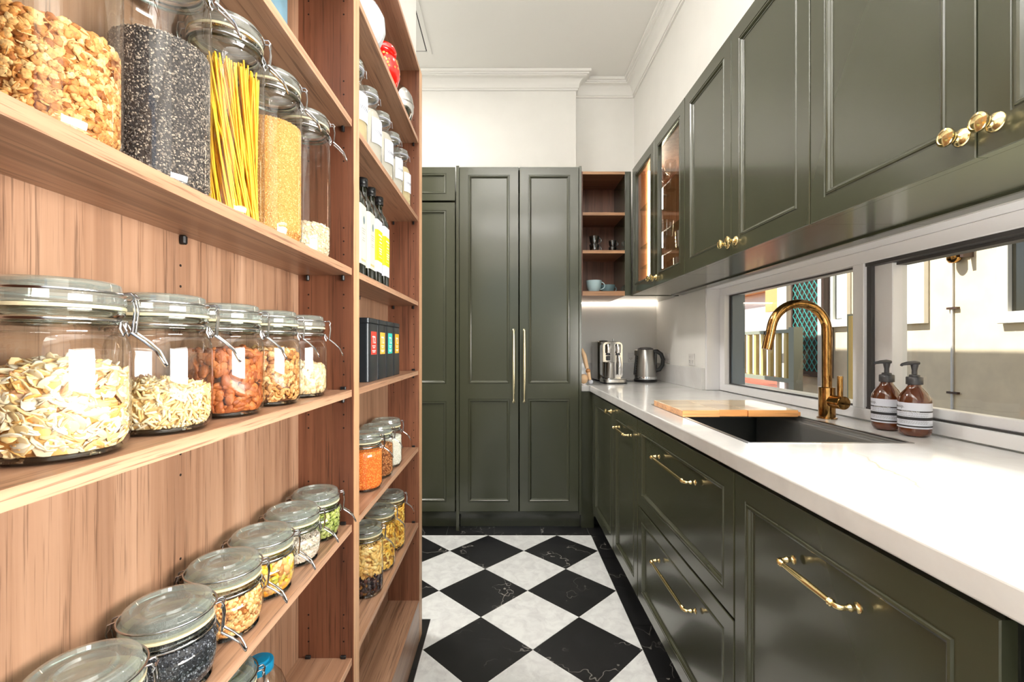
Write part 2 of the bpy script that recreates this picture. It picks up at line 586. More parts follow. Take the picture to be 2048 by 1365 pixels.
floor = struct('floor', MB().box(-1.7, 1.36, -2.6, 3.6, -0.1, -0.0025), M['grout'])
ceiling = struct('ceiling', MB().box(-1.8, 1.36, -2.6, 3.6, CEIL, CEIL + 0.12), M['ceiling'])
mb = MB().box(-1.8, 1.36, YB, 3.6, 0, CEIL)
mb.box(-1.8, 0.5225, YB1, YB, TOPZ + 0.002, CEIL)
struct('wall_back', mb, M['white_wall'])
mb = MB()
mb.box(XR, 1.36, W1, YB, 0, CEIL)
mb.box(XR, 1.36, -2.6, W0, 0, CEIL)
mb.box(XR, 1.36, W0, W1, 0, 0.878)
mb.box(XR, 1.36, W0, W1, 1.503, CEIL)
mb.box(XR1, XR, -2.6, YB, TOPZ + 0.012, CEIL)
struct('wall_right', mb, M['white_wall'])
mb = MB()
mb.box(-0.60, -0.482, -2.6, 1.858, 0, 2.29)
mb.box(-0.60, -0.364, -2.6, 1.858, 2.29, CEIL)
struct('wall_left', mb, M['white_wall'])
struct('wall_far_left', MB().box(-1.8, -1.7, 1.4, YB, 0, CEIL), M['white_wall'])
struct('wall_rear', MB().box(-1.8, -0.6, -2.6, -2.5, 0, CEIL).box(-1.8, -1.7, -2.5, 1.4, 0, CEIL).box(-0.6, 1.36, -2.6, -2.5, 2.6, CEIL), M['white_wall'])

def sweep_profile(mb, path, prof):
    n = len(path)
    rings = []
    for i, p in enumerate(path):
        ns = []
        for a, b in ((i - 1, i), (i, i + 1)):
            if a >= 0 and b < n:
                d = (Vector(path[b]) - Vector(path[a])).normalized()
                ns.append(Vector((d.y, -d.x)))
        m = ns[0] if len(ns) == 1 else (ns[0] + ns[1]) / (1 + ns[0].dot(ns[1]))
        rings.append([(p[0] + m.x * d, p[1] + m.y * d, z) for d, z in prof])
    vs = [q for r in rings for q in r]
    k = len(prof)
    fs = []
    for i in range(n - 1):
        for j in range(k - 1):
            fs.append((i * k + j, (i + 1) * k + j, (i + 1) * k + j + 1, i * k + j + 1))
    return mb.add(vs, fs)

prof = [(0, -0.113), (0.012, -0.113), (0.012, -0.100), (0.018, -0.100), (0.020, -0.088)]
prof += [(0.020 + 0.050 * (1 - math.cos(a)), -0.088 + 0.052 * math.sin(a)) for a in [PI / 2 * t / 8 for t in range(1, 9)]]
prof += [(0.070, -0.030), (0.082, -0.030), (0.082, -0.020), (0.096, -0.020), (0.096, -0.001), (0.0, -0.001)]
prof = [(d, CEIL + z) for d, z in prof]
struct('trim_1', sweep_profile(MB(), [(-1.7, YB1), (0.5225, YB1), (0.5225, YB), (XR1, YB), (XR1, -2.6)], prof), M['ceiling'], smooth=30)

# ceiling access hatch
mb = MB()
hx0, hx1, hy0, hy1 = -1.15, -0.529, 2.47, 3.077
mb.box(hx0, hx1 - 0.006, hy0, hy1 - 0.006, CEIL - 0.004, CEIL - 0.0005)
hatch = empty('ceiling_hatch', (0, 0, 0), 0, 'white ceiling access hatch with thin black shadow gap past the shelving', 'hatch')
mb.build('hatch_panel', M['ceiling'], hatch)
g = MB().box(hx0 - .004, hx1, hy0 - .004, hy1, CEIL - 0.002, CEIL - 0.0003)
g.build('shadow_gap', M['ink'], hatch)
f = 0.03
g = MB().box(hx1 + .001, hx1 + f, hy0 - f, hy1 + f, CEIL - .006, CEIL - .0004).box(hx0 - f, hx0 - .006, hy0 - f, hy1 + f, CEIL - .006, CEIL - .0004)
g.box(hx0 - .006, hx1 + .001, hy1 + .001, hy1 + f, CEIL - .006, CEIL - .0004).box(hx0 - .006, hx1 + .001, hy0 - f, hy0 - .006, CEIL - .006, CEIL - .0004)
g.build('frame', M['ceiling'], hatch, bevel=0.001)

# floor tiles -------------------------------------------------------
def clip_poly(poly, axis, val, keep_less):
    out = []
    n = len(poly)
    for i in range(n):
        a, b = poly[i], poly[(i + 1) % n]
        ia = (a[axis] <= val) if keep_less else (a[axis] >= val)
        ib = (b[axis] <= val) if keep_less else (b[axis] >= val)
        if ia: out.append(a)
        if ia != ib:
            t = (val - a[axis]) / (b[axis] - a[axis])
            out.append((a[0] + t * (b[0] - a[0]), a[1] + t * (b[1] - a[1])))
    return out

def clip_rect(poly, x0, x1, y0, y1):
    for ax, v, less in ((0, x0, False), (0, x1, True), (1, y0, False), (1, y1, True)):
        poly = clip_poly(poly, ax, v, less)
        if len(poly) < 3: return []
    return poly

def area(p):
    return abs(sum(p[i][0] * p[(i + 1) % len(p)][1] - p[(i + 1) % len(p)][0] * p[i][1] for i in range(len(p)))) / 2

def tile(poly_list, mat):
    mb = MB()
    for p in poly_list:
        mb.prism(p, -0.008, 0.0)
    return mb.build('floor_tile', mat, floor)

FX0, FX1, FY1, FYS = -0.3198, 0.531, 2.819, 1.9566
D = 0.4245
h = D / 2 - 0.0011
for k in range(-1, 13):
    for i in range(-5, 3):
        for half, mat in ((0, 'tile_black'), (1, 'tile_white')):
            cx = 0.319 + D * i + D / 2 * half
            cyy = 2.607 - D * k + D / 2 * half
            dia = [(cx + h, cyy), (cx, cyy + h), (cx - h, cyy), (cx, cyy - h)]
            pieces = []
            if cyy - h >= FYS - 0.01 or cx - h > FX0 - 0.01:
                pieces = [clip_rect(dia, -1.7 if cyy - h >= FYS - 0.01 else FX0, FX1, -2.5, FY1)]
            else:
                pieces = [clip_rect(dia, -1.7, FX1, FYS, FY1), clip_rect(dia, FX0, FX1, -2.5, FYS)]
            pieces = [p for p in pieces if p and area(p) > 0.0002]
            if pieces: tile(pieces, M[mat])

def strip_tiles(x0, x1, y0, y1, step, along, origin):
    a0, a1 = (x0, x1) if along == 'x' else (y0, y1)
    t = origin
    while t > a0: t -= step
    while t < a1:
        lo, hi = max(t, a0) + 0.001, min(t + step, a1) - 0.001
        if hi - lo > 0.01:
            if along == 'x': mb = MB().box(lo, hi, y0 + .001, y1 - .001, -0.008, -0.0004)
            else: mb = MB().box(x0 + .001, x1 - .001, lo, hi, -0.008, -0.0004)
            mb.build('border_tile', M['tile_black'], floor)
        t += step
strip_tiles(FX1 + .001, 0.66, -2.5, FY1, 0.303, 'y', 2.518)
strip_tiles(-1.7, 0.66, FY1 + .001, 3.0, 0.297, 'x', -0.07)
strip_tiles(-0.40, FX0 - .001, -2.5, FYS, 0.303, 'y', 1.652)

# ------------------------------------------------------------------ window over the worktop
M['frame_dark'] = plain('dark_window_track', (64, 62, 62), 0.4)
M['frame_grey'] = plain('blue_grey_window_edge', (96, 112, 124), 0.35)
win = empty('window_1', (0, 0, 0), kind='structure')
FXW = 1.225
mb = MB()
mb.box(FXW, 1.33, W0, W1 - .02, 0.922, 0.960)           # sill rail
mb.box(FXW, 1.33, W0, W1 - .02, 1.457, 1.4995)          # head rail
mb.box(FXW, 1.33, 2.545, W1 - .02, 0.960, 1.457)        # far jamb
mb.box(FXW, 1.33, W0, 0.36, 0.960, 1.457)
mb.build('window_frame', M['white_frame'], win, bevel=0.002)
MB().box(FXW, 1.30, 1.556, 1.606, 0.960, 1.457).build('mullion', M['white_frame'], win, bevel=0.002)
# fixed far light
mb = MB().box(1.252, 1.262, 1.606, 2.545, 0.960, 0.966).box(1.252, 1.262, 1.606, 2.545, 1.451, 1.457)
mb.box(1.252, 1.262, 2.539, 2.545, 0.966, 1.451).box(1.252, 1.262, 1.606, 1.612, 0.966, 1.451)
mb.build('gasket', M['frame_dark'], win)
MB().box(1.262, 1.33, 2.525, 2.545, 0.960, 1.457).build('jamb_edge', M['frame_grey'], win)
MB().add([(1.257, 1.61, 0.964), (1.257, 2.541, 0.964), (1.257, 2.541, 1.453), (1.257, 1.61, 1.453)], [(0, 1, 2, 3)]).build('window_pane', M['pane'], win)
# sliding near sash
mb = MB().box(FXW + .008, 1.235, W0 + .06, 1.556, 0.9602, 0.966).box(1.236, 1.249, 1.538, 1.556, 0.960, 1.457)
mb.box(FXW + .006, 1.31, W0 + .06, 1.556, 1.445, 1.4568)
mb.build('sash_track', M['frame_dark'], win)
mb = MB().box(1.2495, 1.298, 1.468, 1.5555, 0.962, 1.445).box(1.262, 1.298, 0.36, 1.468, 0.962, 0.990).box(1.262, 1.298, 0.36, 0.41, 0.990, 1.445)
mb.build('sash', M['white_frame'], win, bevel=0.002)
MB().box(1.262, 1.300, 0.41, 1.468, 1.436, 1.445).build('sash_head', M['frame_dark'], win)
MB().add([(1.281, 0.40, 0.986), (1.281, 1.472, 0.986), (1.281, 1.472, 1.440), (1.281, 0.40, 1.440)], [(0, 1, 2, 3)]).build('window_pane', M['pane'], win)
struct('trim_2', MB().box(XR + .002, 1.33, W0 - .0, W1 - .0005, 1.4998, 1.5028).box(XR + .002, 1.33, W1 - .018, W1 - .0005, 0.921, 1.4997), M['white_frame'], bevel=0.001)
struct('trim_3', MB().box(1.365, 1.43, W0 - .1, W1 + .1, 0.88, 0.955), M['ext_white'])

# splashback walls between worktop and cupboards are the painted walls; marble upstands stand against them

# ------------------------------------------------------------------ panelled door fronts
def panel_front(w, h, openings, t=0.02, mould=0.020, glass=False):
    """Local: x across 0..w, z up 0..h, front face at y=0, back at y=+t. openings: (x0, z0, x1, z1)."""
    mb = MB()
    c = 0.0016
    ox0, ox1 = openings[0][0], openings[0][2]
    def rect(x0, z0, x1, z1, y):
        return [(x0, y, z0), (x1, y, z0), (x1, y, z1), (x0, y, z1)]
    # outer shell: back edge, front chamfer
    loops = [rect(0, 0, w, h, t), rect(0, 0, w, h, c), rect(c, c, w - c, h - c, 0)]
    vs = [p for l in loops for p in l]
    fs = []
    for i in range(2):
        for k in range(4):
            k2 = (k + 1) % 4
            fs.append((i * 4 + k, i * 4 + k2, (i + 1) * 4 + k2, (i + 1) * 4 + k))
    if not glass: fs.append((3, 2, 1, 0))
    mb.add(vs, fs)
    # front face: two stiles and the rails
    def q(x0, z0, x1, z1):
        mb.add(rect(x0, z0, x1, z1, 0), [(0, 1, 2, 3)])
    q(c, c, ox0, h - c)
    q(ox1, c, w - c, h - c)
    zz = [c] + [v for o in sorted(openings, key=lambda o: o[1]) for v in (o[1], o[3])] + [h - c]
    for i in range(0, len(zz), 2):
        q(ox0, zz[i], ox1, zz[i + 1])
    m = mould
    prof = [(0, 0), (0.0015, 0.0022), (m * .22, 0.0022), (m * .32, -0.0008), (m * .5, -0.0014), (m * .66, 0.0006), (m * .8, 0.0052), (m * .9, 0.0058), (m, 0.0085)]
    if glass: prof = prof[:6] + [(m * .7, 0.006), (m * .7, t)]
    for (x0, z0, x1, z1) in openings:
        ls = [rect(x0 + a, z0 + a, x1 - a, z1 - a, y) for a, y in prof]
        vs = [p for l in ls for p in l]
        fs = []
        for i in range(len(ls) - 1):
            for k in range(4):
                k2 = (k + 1) % 4
                fs.append((i * 4 + k, i * 4 + k2, (i + 1) * 4 + k2, (i + 1) * 4 + k))
        if not glass:
            n = (len(ls) - 1) * 4
            fs.append((n, n + 1, n + 2, n + 3))
        mb.add(vs, fs)
    if glass:
        x0, z0, x1, z1 = openings[0]
        a = m * .7
        q2 = lambda A, B, C2, D2: mb.add(rect(A, B, C2, D2, t), [(3, 2, 1, 0)])
        q2(0, 0, x0 + a, h); q2(x1 - a, 0, w, h); q2(x0 + a, 0, x1 - a, z0 + a); q2(x0 + a, z1 - a, x1 - a, h)
    return mb

def shift(o, x, y, z):
    o.location = (x, y, z)
    return o

def bow_handle(length, mat, parent, loc, vertical=False, proj=0.033, r=0.0042):
    """Bar pull with collars, fixed on two posts. Local x = along, -y = out of the door."""
    mb = MB()
    L = length / 2
    rr = 0.008
    for s in (-1, 1):
        mb.lathe([(0.0085, 0.0), (0.0085, 0.0025), (0.005, 0.0045), (0.0042, 0.009), (0.0062, 0.012), (0.0062, 0.0155), (0.0042, 0.018), (0.0042, proj - rr)], 14, (0, 0, 0), 'z')
        k = len(mb.v) - 8 * 14
        mb.v[k:] = [(s * L + x, -z, y) for x, y, z in mb.v[k:]]
        pts = [(s * L, -(proj - rr), 0)] + [(s * (L - rr * (1 - math.cos(a))), -(proj - rr + rr * math.sin(a)), 0) for a in [PI / 2 * t / 5 for t in range(1, 6)]]
        mb.tube(pts, 0.0045, 12)
    xs = [-1 + 2 * t / 24 for t in range(25)]
    pts = [(x * (L - rr), -proj, 0) for x in xs]
    rs = [r * (0.92 + 0.55 * (1 - abs(x)) ** 0.8) for x in xs]
    mb.tube(pts, rs, 12)
    for s in (-1, 1):
        for off in (0.013, 0.018):
            mb.tube([(s * (L - off - .0025), -proj, 0), (s * (L - off), -proj, 0), (s * (L - off + .0025), -proj, 0)], [.0046, .0066, .0046], 12)
    if vertical:
        mb.v = [(z, y, x) for x, y, z in mb.v]
    o = mb.build('handle', mat, parent, smooth=50, fix=True)
    return shift(o, *loc)

def knob(mat, parent, loc, r=0.0165):
    mb = MB()
    mb.lathe([(0.0, 0.0), (r, 0.0), (r, 0.0015), (r * .86, 0.004), (r * .6, 0.0065), (r * .38, 0.010), (r * .33, 0.015), (r * .42, 0.019), (r * .86, 0.0235), (r, 0.0275), (r * .97, 0.0315), (r * .72, 0.0335), (r * .66, 0.0325), (r * .3, 0.0345), (0.0001, 0.035)], 24, cap=False)
    mb.v = [(x, -z, y) for x, y, z in mb.v]
    return shift(mb.build('knob', mat, parent, smooth=50), *loc)

RZ = -PI / 2                                # fronts on the right side face -X; local x runs towards the camera
# tall cupboards at the end of the room -----------------------------
YT = 2.885
DB, DT = 0.1225, 2.309
def tall_openings(w, m=0.055):
    return [(m, 0.060, w - m, 0.715 - .0), (m, 0.810, w - m, DT - DB - 0.050)]
t = empty('tall_cupboard', (-0.2985, YT, 0), 0, 'tall green two-door cupboard with long vertical brass bars beside the coffee corner', 'cupboard', 'tall green cupboards at the end of the room')
mb = MB().box(0.0, 0.018, 0.021, 0.474, 0.1, 2.313).box(0.768, 0.786, 0.021, 0.573, 0.1, 2.313).box(0.018, 0.768, 0.021, 0.474, 0.1, 0.118).box(0.018, 0.768, 0.021, 0.474, 2.297, 2.313).box(0.018, 0.768, 0.46, 0.474, 0.118, 2.297)
mb.build('carcass', M['green'], t)
MB().box(-0.013, 0.006, -0.002, 0.02, 0.0, 2.317).build('filler_strip', M['green'], t, bevel=0.001)
MB().box(0.767, 0.7815, -0.001, 0.02, 0.1, 2.315).build('end_strip', M['green'], t, bevel=0.001)
MB().box(0.0065, 0.786, 0.075, 0.09, 0.0, 0.1).build('kickboard', M['green'], t)
for x0, x1, hx in ((0.0085, 0.3825, 0.352), (0.3895, 0.7645, 0.419)):
    w = x1 - x0
    d = shift(panel_front(w, DT - DB, tall_openings(w)).build('door', M['green'], t, smooth=20), x0, 0, DB)
    bow_handle(0.455, M['brass_pale'], d, (hx - x0, 0, 1.046 - DB), True, 0.036, 0.0062)
t = empty('fridge_cupboard', (-0.930, YT, 0), 0, 'tall green cupboard with a short door over a tall door, nearest the shelving', 'cupboard', 'tall green cupboards at the end of the room')
mb = MB().box(0.0, 0.018, 0.021, 0.474, 0.1, 2.313).box(0.590, 0.608, 0.021, 0.474, 0.1, 2.313).box(0.018, 0.59, 0.46, 0.474, 0.118, 2.297).box(0.018, 0.59, 0.021, 0.46, 2.297, 2.313)
mb.build('carcass', M['green'], t)
MB().box(0, 0.6165, 0.075, 0.09, 0, 0.1).build('kickboard', M['green'], t)
d = shift(panel_front(0.612, 1.962, [(0.055, 0.060, 0.557, 0.700), (0.055, 0.810, 0.557, 1.962 - 0.05)]).build('door', M['green'], t, smooth=20), 0, 0, DB)
d = shift(panel_front(0.612, 0.213, [(0.055, 0.040, 0.557, 0.173)]).build('door', M['green'], t, smooth=20), 0, 0, 2.096)

# base units --------------------------------------------------------
XB = 0.553
BT = 0.868
def base_unit(name, yfar, w, label, cat='cabinet'):
    t = empty(name, (XB, yfar, 0), RZ, label, cat, 'green base units under the worktop')
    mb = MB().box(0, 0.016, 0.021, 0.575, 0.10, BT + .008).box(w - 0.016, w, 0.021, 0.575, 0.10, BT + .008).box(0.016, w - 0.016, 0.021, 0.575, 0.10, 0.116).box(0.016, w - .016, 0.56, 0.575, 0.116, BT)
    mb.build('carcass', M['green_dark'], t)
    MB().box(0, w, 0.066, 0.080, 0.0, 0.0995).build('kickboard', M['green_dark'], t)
    return t
t = base_unit('corner_cabinet', 2.868, 0.532, 'narrow green base cabinet in the corner with a single brass knob')
w = 0.512
MB().box(-0.012, 0.006, 0.0, 0.02, 0.10, BT).build('filler_strip', M['green'], t)
MB().box(-0.088, -0.068, -0.0645, 0.02, 0.0, 0.878).build('corner_panel', M['green'], t)
MB().box(-0.067, -0.0125, 0.008, 0.02, 0.10, 0.876).build('filler_strip', M['green'], t)
d = shift(panel_front(w, BT - DB, [(0.052, 0.055, w - 0.052, BT - DB - 0.055)]).build('door', M['green'], t, smooth=20), 0.018, 0, DB)
knob(M['brass'], d, (w - 0.042, 0, 0.832 - DB), 0.013)
t = base_unit('base_cabinet', 2.332, 0.428, 'green base cabinet with a short brass bar near its top, beside the corner cabinet')
w = 0.424
d = shift(panel_front(w, BT - DB, [(0.050, 0.055, w - 0.050, BT - DB - 0.055)]).build('door', M['green'], t, smooth=20), 0.002, 0, DB)
bow_handle(0.205, M['brass'], d, (0.235, 0, 0.783 - DB))
t = base_unit('drawer_cabinet', 1.900, 0.800, 'wide green base unit with two deep drawers under the sink', 'drawers')
w = 0.796
for z0, z1, hz in ((0.514, BT, 0.778), (DB, 0.507, 0.405)):
    d = shift(panel_front(w, z1 - z0, [(0.048, 0.045, w - 0.048, z1 - z0 - 0.045)]).build('drawer', M['green'], t, smooth=20), 0.002, 0, z0)
    bow_handle(0.31, M['brass'], d, (0.422, 0, hz - z0))
t = base_unit('dishwasher_cabinet', 1.0985, 0.592, 'nearest green base unit, one large panelled door with a brass bar', 'cabinet')
w = 0.588
d = shift(panel_front(w, BT - DB, [(0.046, 0.052, w - 0.050, BT - DB - 0.052)]).build('door', M['green'], t, smooth=20), 0.002, 0, DB)
bow_handle(0.16, M['brass'], d, (0.305, 0, 0.765 - DB))
t = empty('dark_gap_filler', (0.60, 0.503, 0), RZ, 'black recessed block filling the dark gap under the near end of the worktop', 'filler')  # added black box with front and grip, filling the unlit gap
MB().box(0, 0.6, 0, 0.50, 0.01, 0.862).build('body', M['black_plastic'], t, bevel=0.004)
MB().box(0.004, 0.596, -0.022, -0.001, 0.10, 0.858).build('door', M['black_plastic'], t, bevel=0.003)
MB().box(0.02, 0.58, -0.032, -0.0225, 0.80, 0.815).build('handle', M['black_plastic'], t, bevel=0.003)

# worktop -----------------------------------------------------------
SX0, SX1, SY0, SY1 = 0.636, 1.066, 1.190, 1.975
def worktop():
    xs = [0.484, 0.543, SX0, SX1, 1.149, FXW - .002]
    ys = [-0.9, W0 + .001, SY0, SY1, W1 - .02, 2.934, 3.459]
    bm = bmesh.new()
    V = {}
    def vv(i, j):
        if (i, j) not in V: V[(i, j)] = bm.verts.new((xs[i], ys[j], 0.92))
        return V[(i, j)]
    for i in range(5):
        for j in range(6):
            if i == 0 and j != 5: continue
            if i == 4 and j not in (1, 2, 3): continue
            if i == 2 and j == 2: continue
            bm.faces.new((vv(i, j), vv(i + 1, j), vv(i + 1, j + 1), vv(i, j + 1)))
    r = bmesh.ops.extrude_face_region(bm, geom=bm.faces[:])
    for v in [g for g in r['geom'] if isinstance(g, bmesh.types.BMVert)]: v.co.z = 0.88
    bmesh.ops.recalc_face_normals(bm, faces=bm.faces)
    me = bpy.data.meshes.new('worktop')
    bm.to_mesh(me); bm.free()
    me.materials.append(M['marble'])
    o = link('worktop', me, None, 0.004, 3)
    return tag(o, 'long white marble worktop with faint tan veins running under the window', 'worktop')
worktop()
us = empty('marble_upstand', (0, 0, 0.92), 0, 'low white marble upstand around the corner behind the kettle', 'splashback')
MB().box(0.4890, 1.128, 3.439, 3.459, 0.0005, 0.126).build('back_piece', M['marble'], us, bevel=0.001)
MB().box(1.129, 1.149, W1 + .002, 3.459, 0.0005, 0.126).build('side_piece', M['marble'], us, bevel=0.001)

# sink --------------------------------------------------------------
sk = empty('sink', (0, 0, 0), 0, 'dark steel rectangular sink set into the marble worktop', 'sink')
a = 0.0015
mb = MB()
x0, x1, y0, y1 = SX0 + a, SX1 - a, SY0 + a, SY1 - a
def bowl(z_top, ins, z_bot, ins2):
    def R(i, z): return [(x0 + i, y0 + i, z), (x1 - i, y0 + i, z), (x1 - i, y1 - i, z), (x0 + i, y1 - i, z)]
    ls = [R(0, 0.9185), R(0.007, 0.9185), R(0.008, 0.907), R(0.022, 0.905), R(0.024, 0.895), R(0.026, 0.735), R(0.046, 0.715)]
    vs = [p for l in ls for p in l]
    fs = []
    for i in range(len(ls) - 1):
        for k in range(4):
            k2 = (k + 1) % 4
            fs.append((i * 4 + k, i * 4 + k2, (i + 1) * 4 + k2, (i + 1) * 4 + k))
    n = (len(ls) - 1) * 4
    fs.append((n, n + 1, n + 2, n + 3))
    return MB().add(vs, fs)
bowl(0, 0, 0, 0).build('bowl', M['sink'], sk, bevel=0.003, seg=2)
mb = MB().box(x0 - .004, x1 + .004, y0 - .004, y0 + .0065, 0.9202, 0.9212).box(x0 - .004, x0 + .0065, y0 + .0065, y1 - .0065, 0.9202, 0.9212)
mb.box(x1 - .0065, x1 + .004, y0 + .0065, y1 - .0065, 0.9202, 0.9212).box(x0 - .004, x1 + .004, y1 - .0065, y1 + .004, 0.9202, 0.9212)
mb.build('rim', M['steel'], sk)
MB().lathe([(0.045, 0), (0.045, 0.002), (0.036, 0.003), (0.03, 0.001), (0.001, 0.001)], 24, ((x0 + x1) / 2, 1.50, 0.7155)).build('drain', M['steel'], sk, smooth=40)
# wire colander rack edge standing in the bowl
MB().tube([(0.80, 1.235, 0.90), (0.80, 1.235, 0.912), (0.845, 1.235, 0.912), (0.845, 1.235, 0.90)], 0.0012, 6).build('rack_handle', M['chrome'], sk)

# chopping board ----------------------------------------------------
cb = empty('chopping_board', (0.629, 1.62, 0.9215), 0, 'honey wooden chopping board of three planks bridging the sink', 'board')
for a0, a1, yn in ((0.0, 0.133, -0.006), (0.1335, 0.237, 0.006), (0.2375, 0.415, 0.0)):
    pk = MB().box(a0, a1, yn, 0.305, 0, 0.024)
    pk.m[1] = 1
    pk.build('plank', [M['board'], M['board_top_glare']], cb, bevel=0.0015)
MB().box(0.4155, 0.430, 0.010, 0.305, 0.0, 0.016).build('end_batten', M['board'], cb, bevel=0.0015)

# tap ---------------------------------------------------------------
fc = empty('mixer_tap', (1.131, 1.60, 0.92), 0, 'aged brass gooseneck mixer tap with side lever behind the sink', 'tap')
MB().lathe([(0.031, 0.0005), (0.031, 0.004), (0.028, 0.0055), (0.0255, 0.0055), (0.0255, 0.108), (0.0235, 0.110), (0.0165, 0.110)], 32).build('body', M['brass_aged'], fc, smooth=40)
pts = [(0, 0, 0.108), (0, 0, 0.20), (0, 0, 0.305)]
R = 0.098
cx = -R
for k in range(1, 21):
    a = math.radians(168) * k / 20
    pts.append((cx + R * math.cos(a), 0, 0.305 + R * math.sin(a)))
lx, lz = pts[-1][0], pts[-1][2]
dx, dz = -math.sin(math.radians(168)), math.cos(math.radians(168))
pts.append((lx + dx * 0.02, 0, lz + dz * 0.02))
MB().tube(pts, 0.0155, 20).build('spout', M['brass_aged'], fc, smooth=40)
e = pts[-1]
MB().tube([(e[0], 0, e[2]), (e[0] + dx * .001, 0, e[2] + dz * .001), (e[0] + dx * 0.065, 0, e[2] + dz * 0.065)], [0.0156, 0.0165, 0.0165], 20).build('spray_head', M['brass_aged'], fc, smooth=40)
MB().box(e[0] - .0225, e[0] - .0155, -.004, .004, e[2] - .012, e[2]).build('spray_button', M['black_plastic'], fc, bevel=.001)
mb = MB().lathe([(0.0225, 0.020), (0.0225, 0.072), (0.021, 0.0735), (0.0001, 0.0735)], 28)
mb.v = [(x + .006, -z, y + 0.062) for x, y, z in mb.v]
mb.build('valve_barrel', M['brass_aged'], fc, smooth=40)
MB().lathe([(0.0085, 0.084), (0.0085, 0.150), (0.0075, 0.1515), (0.0001, 0.1515)], 16, (0.008, -0.052, 0)).build('lever', M['brass_aged'], fc, smooth=40)
# ------------------------------------------------------------------ wall cupboards (right)
XU = 0.8216
UB, UT = 1.503, TOPZ
def wall_unit(name, yfar, w, label, glass=False):
    t = empty(name, (XU, yfar, UB), RZ, label, 'cupboard', 'green wall cupboards over the worktop')
    hh = UT - UB
    dep = XR - XU - .003
    if not glass:
        mb = MB().box(0, 0.016, 0.021, dep, 0.0, hh).box(w - .016, w, .021, dep, 0, hh).box(.016, w - .016, .021, dep, 0, .018).box(.016, w - .016, .021, dep, hh - .018, hh).box(.016, w - .016, dep - .01, dep, .018, hh - .018)
        mb.build('carcass', M['green'], t)
    else:
        mb = MB()
        mb.box(0, 0.010, 0.021, dep, 0.0, hh).box(w - .010, w, .021, dep, 0, hh).box(.010, w - .010, .021, dep, 0, .008).box(.010, w - .010, .021, dep, hh - .008, hh)
        mb.build('carcass', M['green'], t)
        mb = MB().box(.0102, .018, .022, dep, .0082, hh - .0082).box(w - .018, w - .0102, .022, dep, .0082, hh - .0082).box(.018, w - .018, dep - .012, dep, .0082, hh - .0082)
        mb.box(.018, w - .018, .022, dep - .012, .0082, .018).box(.018, w - .018, .022, dep - .012, hh - .018, hh - .0082)
        mb.build('lining', M['wood_z'], t)
    MB().box(0, w, 0.25, 0.262, -0.006, -0.0003).build('scribe_strip', M['green'], t)
    dw = w / 2 - 0.003
    for i in (0, 1):
        x0 = 0.0015 if i == 0 else w / 2 + 0.0015
        op = [(0.052, 0.055, dw - 0.052, hh - 0.055)]
        d = shift(panel_front(dw, hh, op, glass=glass).build('door', M['green'], t, smooth=20), x0, 0, 0)
        knob(M['brass'], d, (dw - 0.024 if i == 0 else 0.030, 0, 0.047), 0.0165)
        if glass:
            MB().add([(0.06, .014, 0.063), (dw - .06, .014, .063), (dw - .06, .014, hh - .063), (.06, .014, hh - .063)], [(0, 1, 2, 3)]).build('glass_pane', M['clear_glass'], d)
    return t
gc = wall_unit('glazed_cupboard', 2.943, 0.858, 'green wall cupboard with two glazed doors and a warm lit strip inside', True)
wall_unit('wall_cupboard', 2.083, 0.855, 'middle green wall cupboard, a pair of panelled doors with small knobs over the tap')
wall_unit('wall_cupboard', 1.227, 0.866, 'nearest large green wall cupboard with two big brass knobs over the soap bottles')
wall_unit('wall_cupboard', 0.360, 0.60, 'green wall cupboard mostly behind the viewer beyond the two big brass knobs')
MB().box(0.0185, 0.028, 0.094, 0.112, 0.02, UT - UB - .02).build('led_strip', M['led'], gc)
# shelves of glass: local y = depth
for z in (0.165, 0.295, 0.54):
    MB().box(0.0185, 0.8395, 0.045, 0.31, z, z + 0.006).build('glass_shelf', M['shelf_glass'], gc)
lamp('glazed_cupboard_lamp', 'AREA', (0.98, 2.895, 1.9), 1.8, (1.0, 0.84, 0.66), (PI / 2, 0, PI), shape='RECTANGLE', size=0.05, size_y=0.7)

def tumbler(name, x, y, z, r0, r1, h, mat, label, group, parts=False):
    mb = MB().lathe([(0.0001, 0.004), (r0 * .9, 0.004), (r0, 0.0005), (r0, 0.006), (r1, h), (r1 - .0015, h), (r0 - .002, 0.010), (0.0001, 0.010)], 20, cap=False)
    o = mb.build(name, mat, None, smooth=40)
    o.location = (x, y, z)
    return tag(o, label, 'glass', group)
NTH = ('first', 'second', 'third', 'fourth')
def where(dx, dy, lst):
    row = sorted([q[1] for q in lst if abs(q[0] - dx) < .04], reverse=True)
    return NTH[row.index(dy)] + ' from the corner in the ' + ('front' if dx < .97 else 'back') + ' row'
LST = ((0.925, 2.16), (0.925, 2.25), (0.93, 2.34), (0.93, 2.43), (1.02, 2.20), (1.02, 2.31))
for i, (dx, dy) in enumerate(LST):
    tumbler('highball_glass', dx, dy, UB + .0185, .026, .031, .125, M['clear_glass'], 'tall clear tumbler on the lowest level, ' + where(dx, dy, LST), 'tall tumblers in the glazed cupboard')
LST = ((0.925, 2.17), (0.925, 2.27), (0.925, 2.37), (1.02, 2.22), (1.02, 2.33))
for i, (dx, dy) in enumerate(LST):
    mb = MB()
    n = 18
    prof = [(0.0001, .003), (.030, .003), (.032, .0005)]
    for j in range(8):
        prof.append((.034 + (.0018 if j % 2 else 0) + j * .0006, .012 + j * .010))
    prof += [(.040, .098), (.0385, .098), (.034, .012), (.0001, .012)]
    o = mb.lathe(prof, 14, cap=False).build('crystal_glass', M['clear_glass'])
    o.location = (dx, dy, UB + .1715)
    tag(o, 'cut crystal tumbler on the lower glass shelf, ' + where(dx, dy, LST), 'glass', 'crystal tumblers in the glazed cupboard')
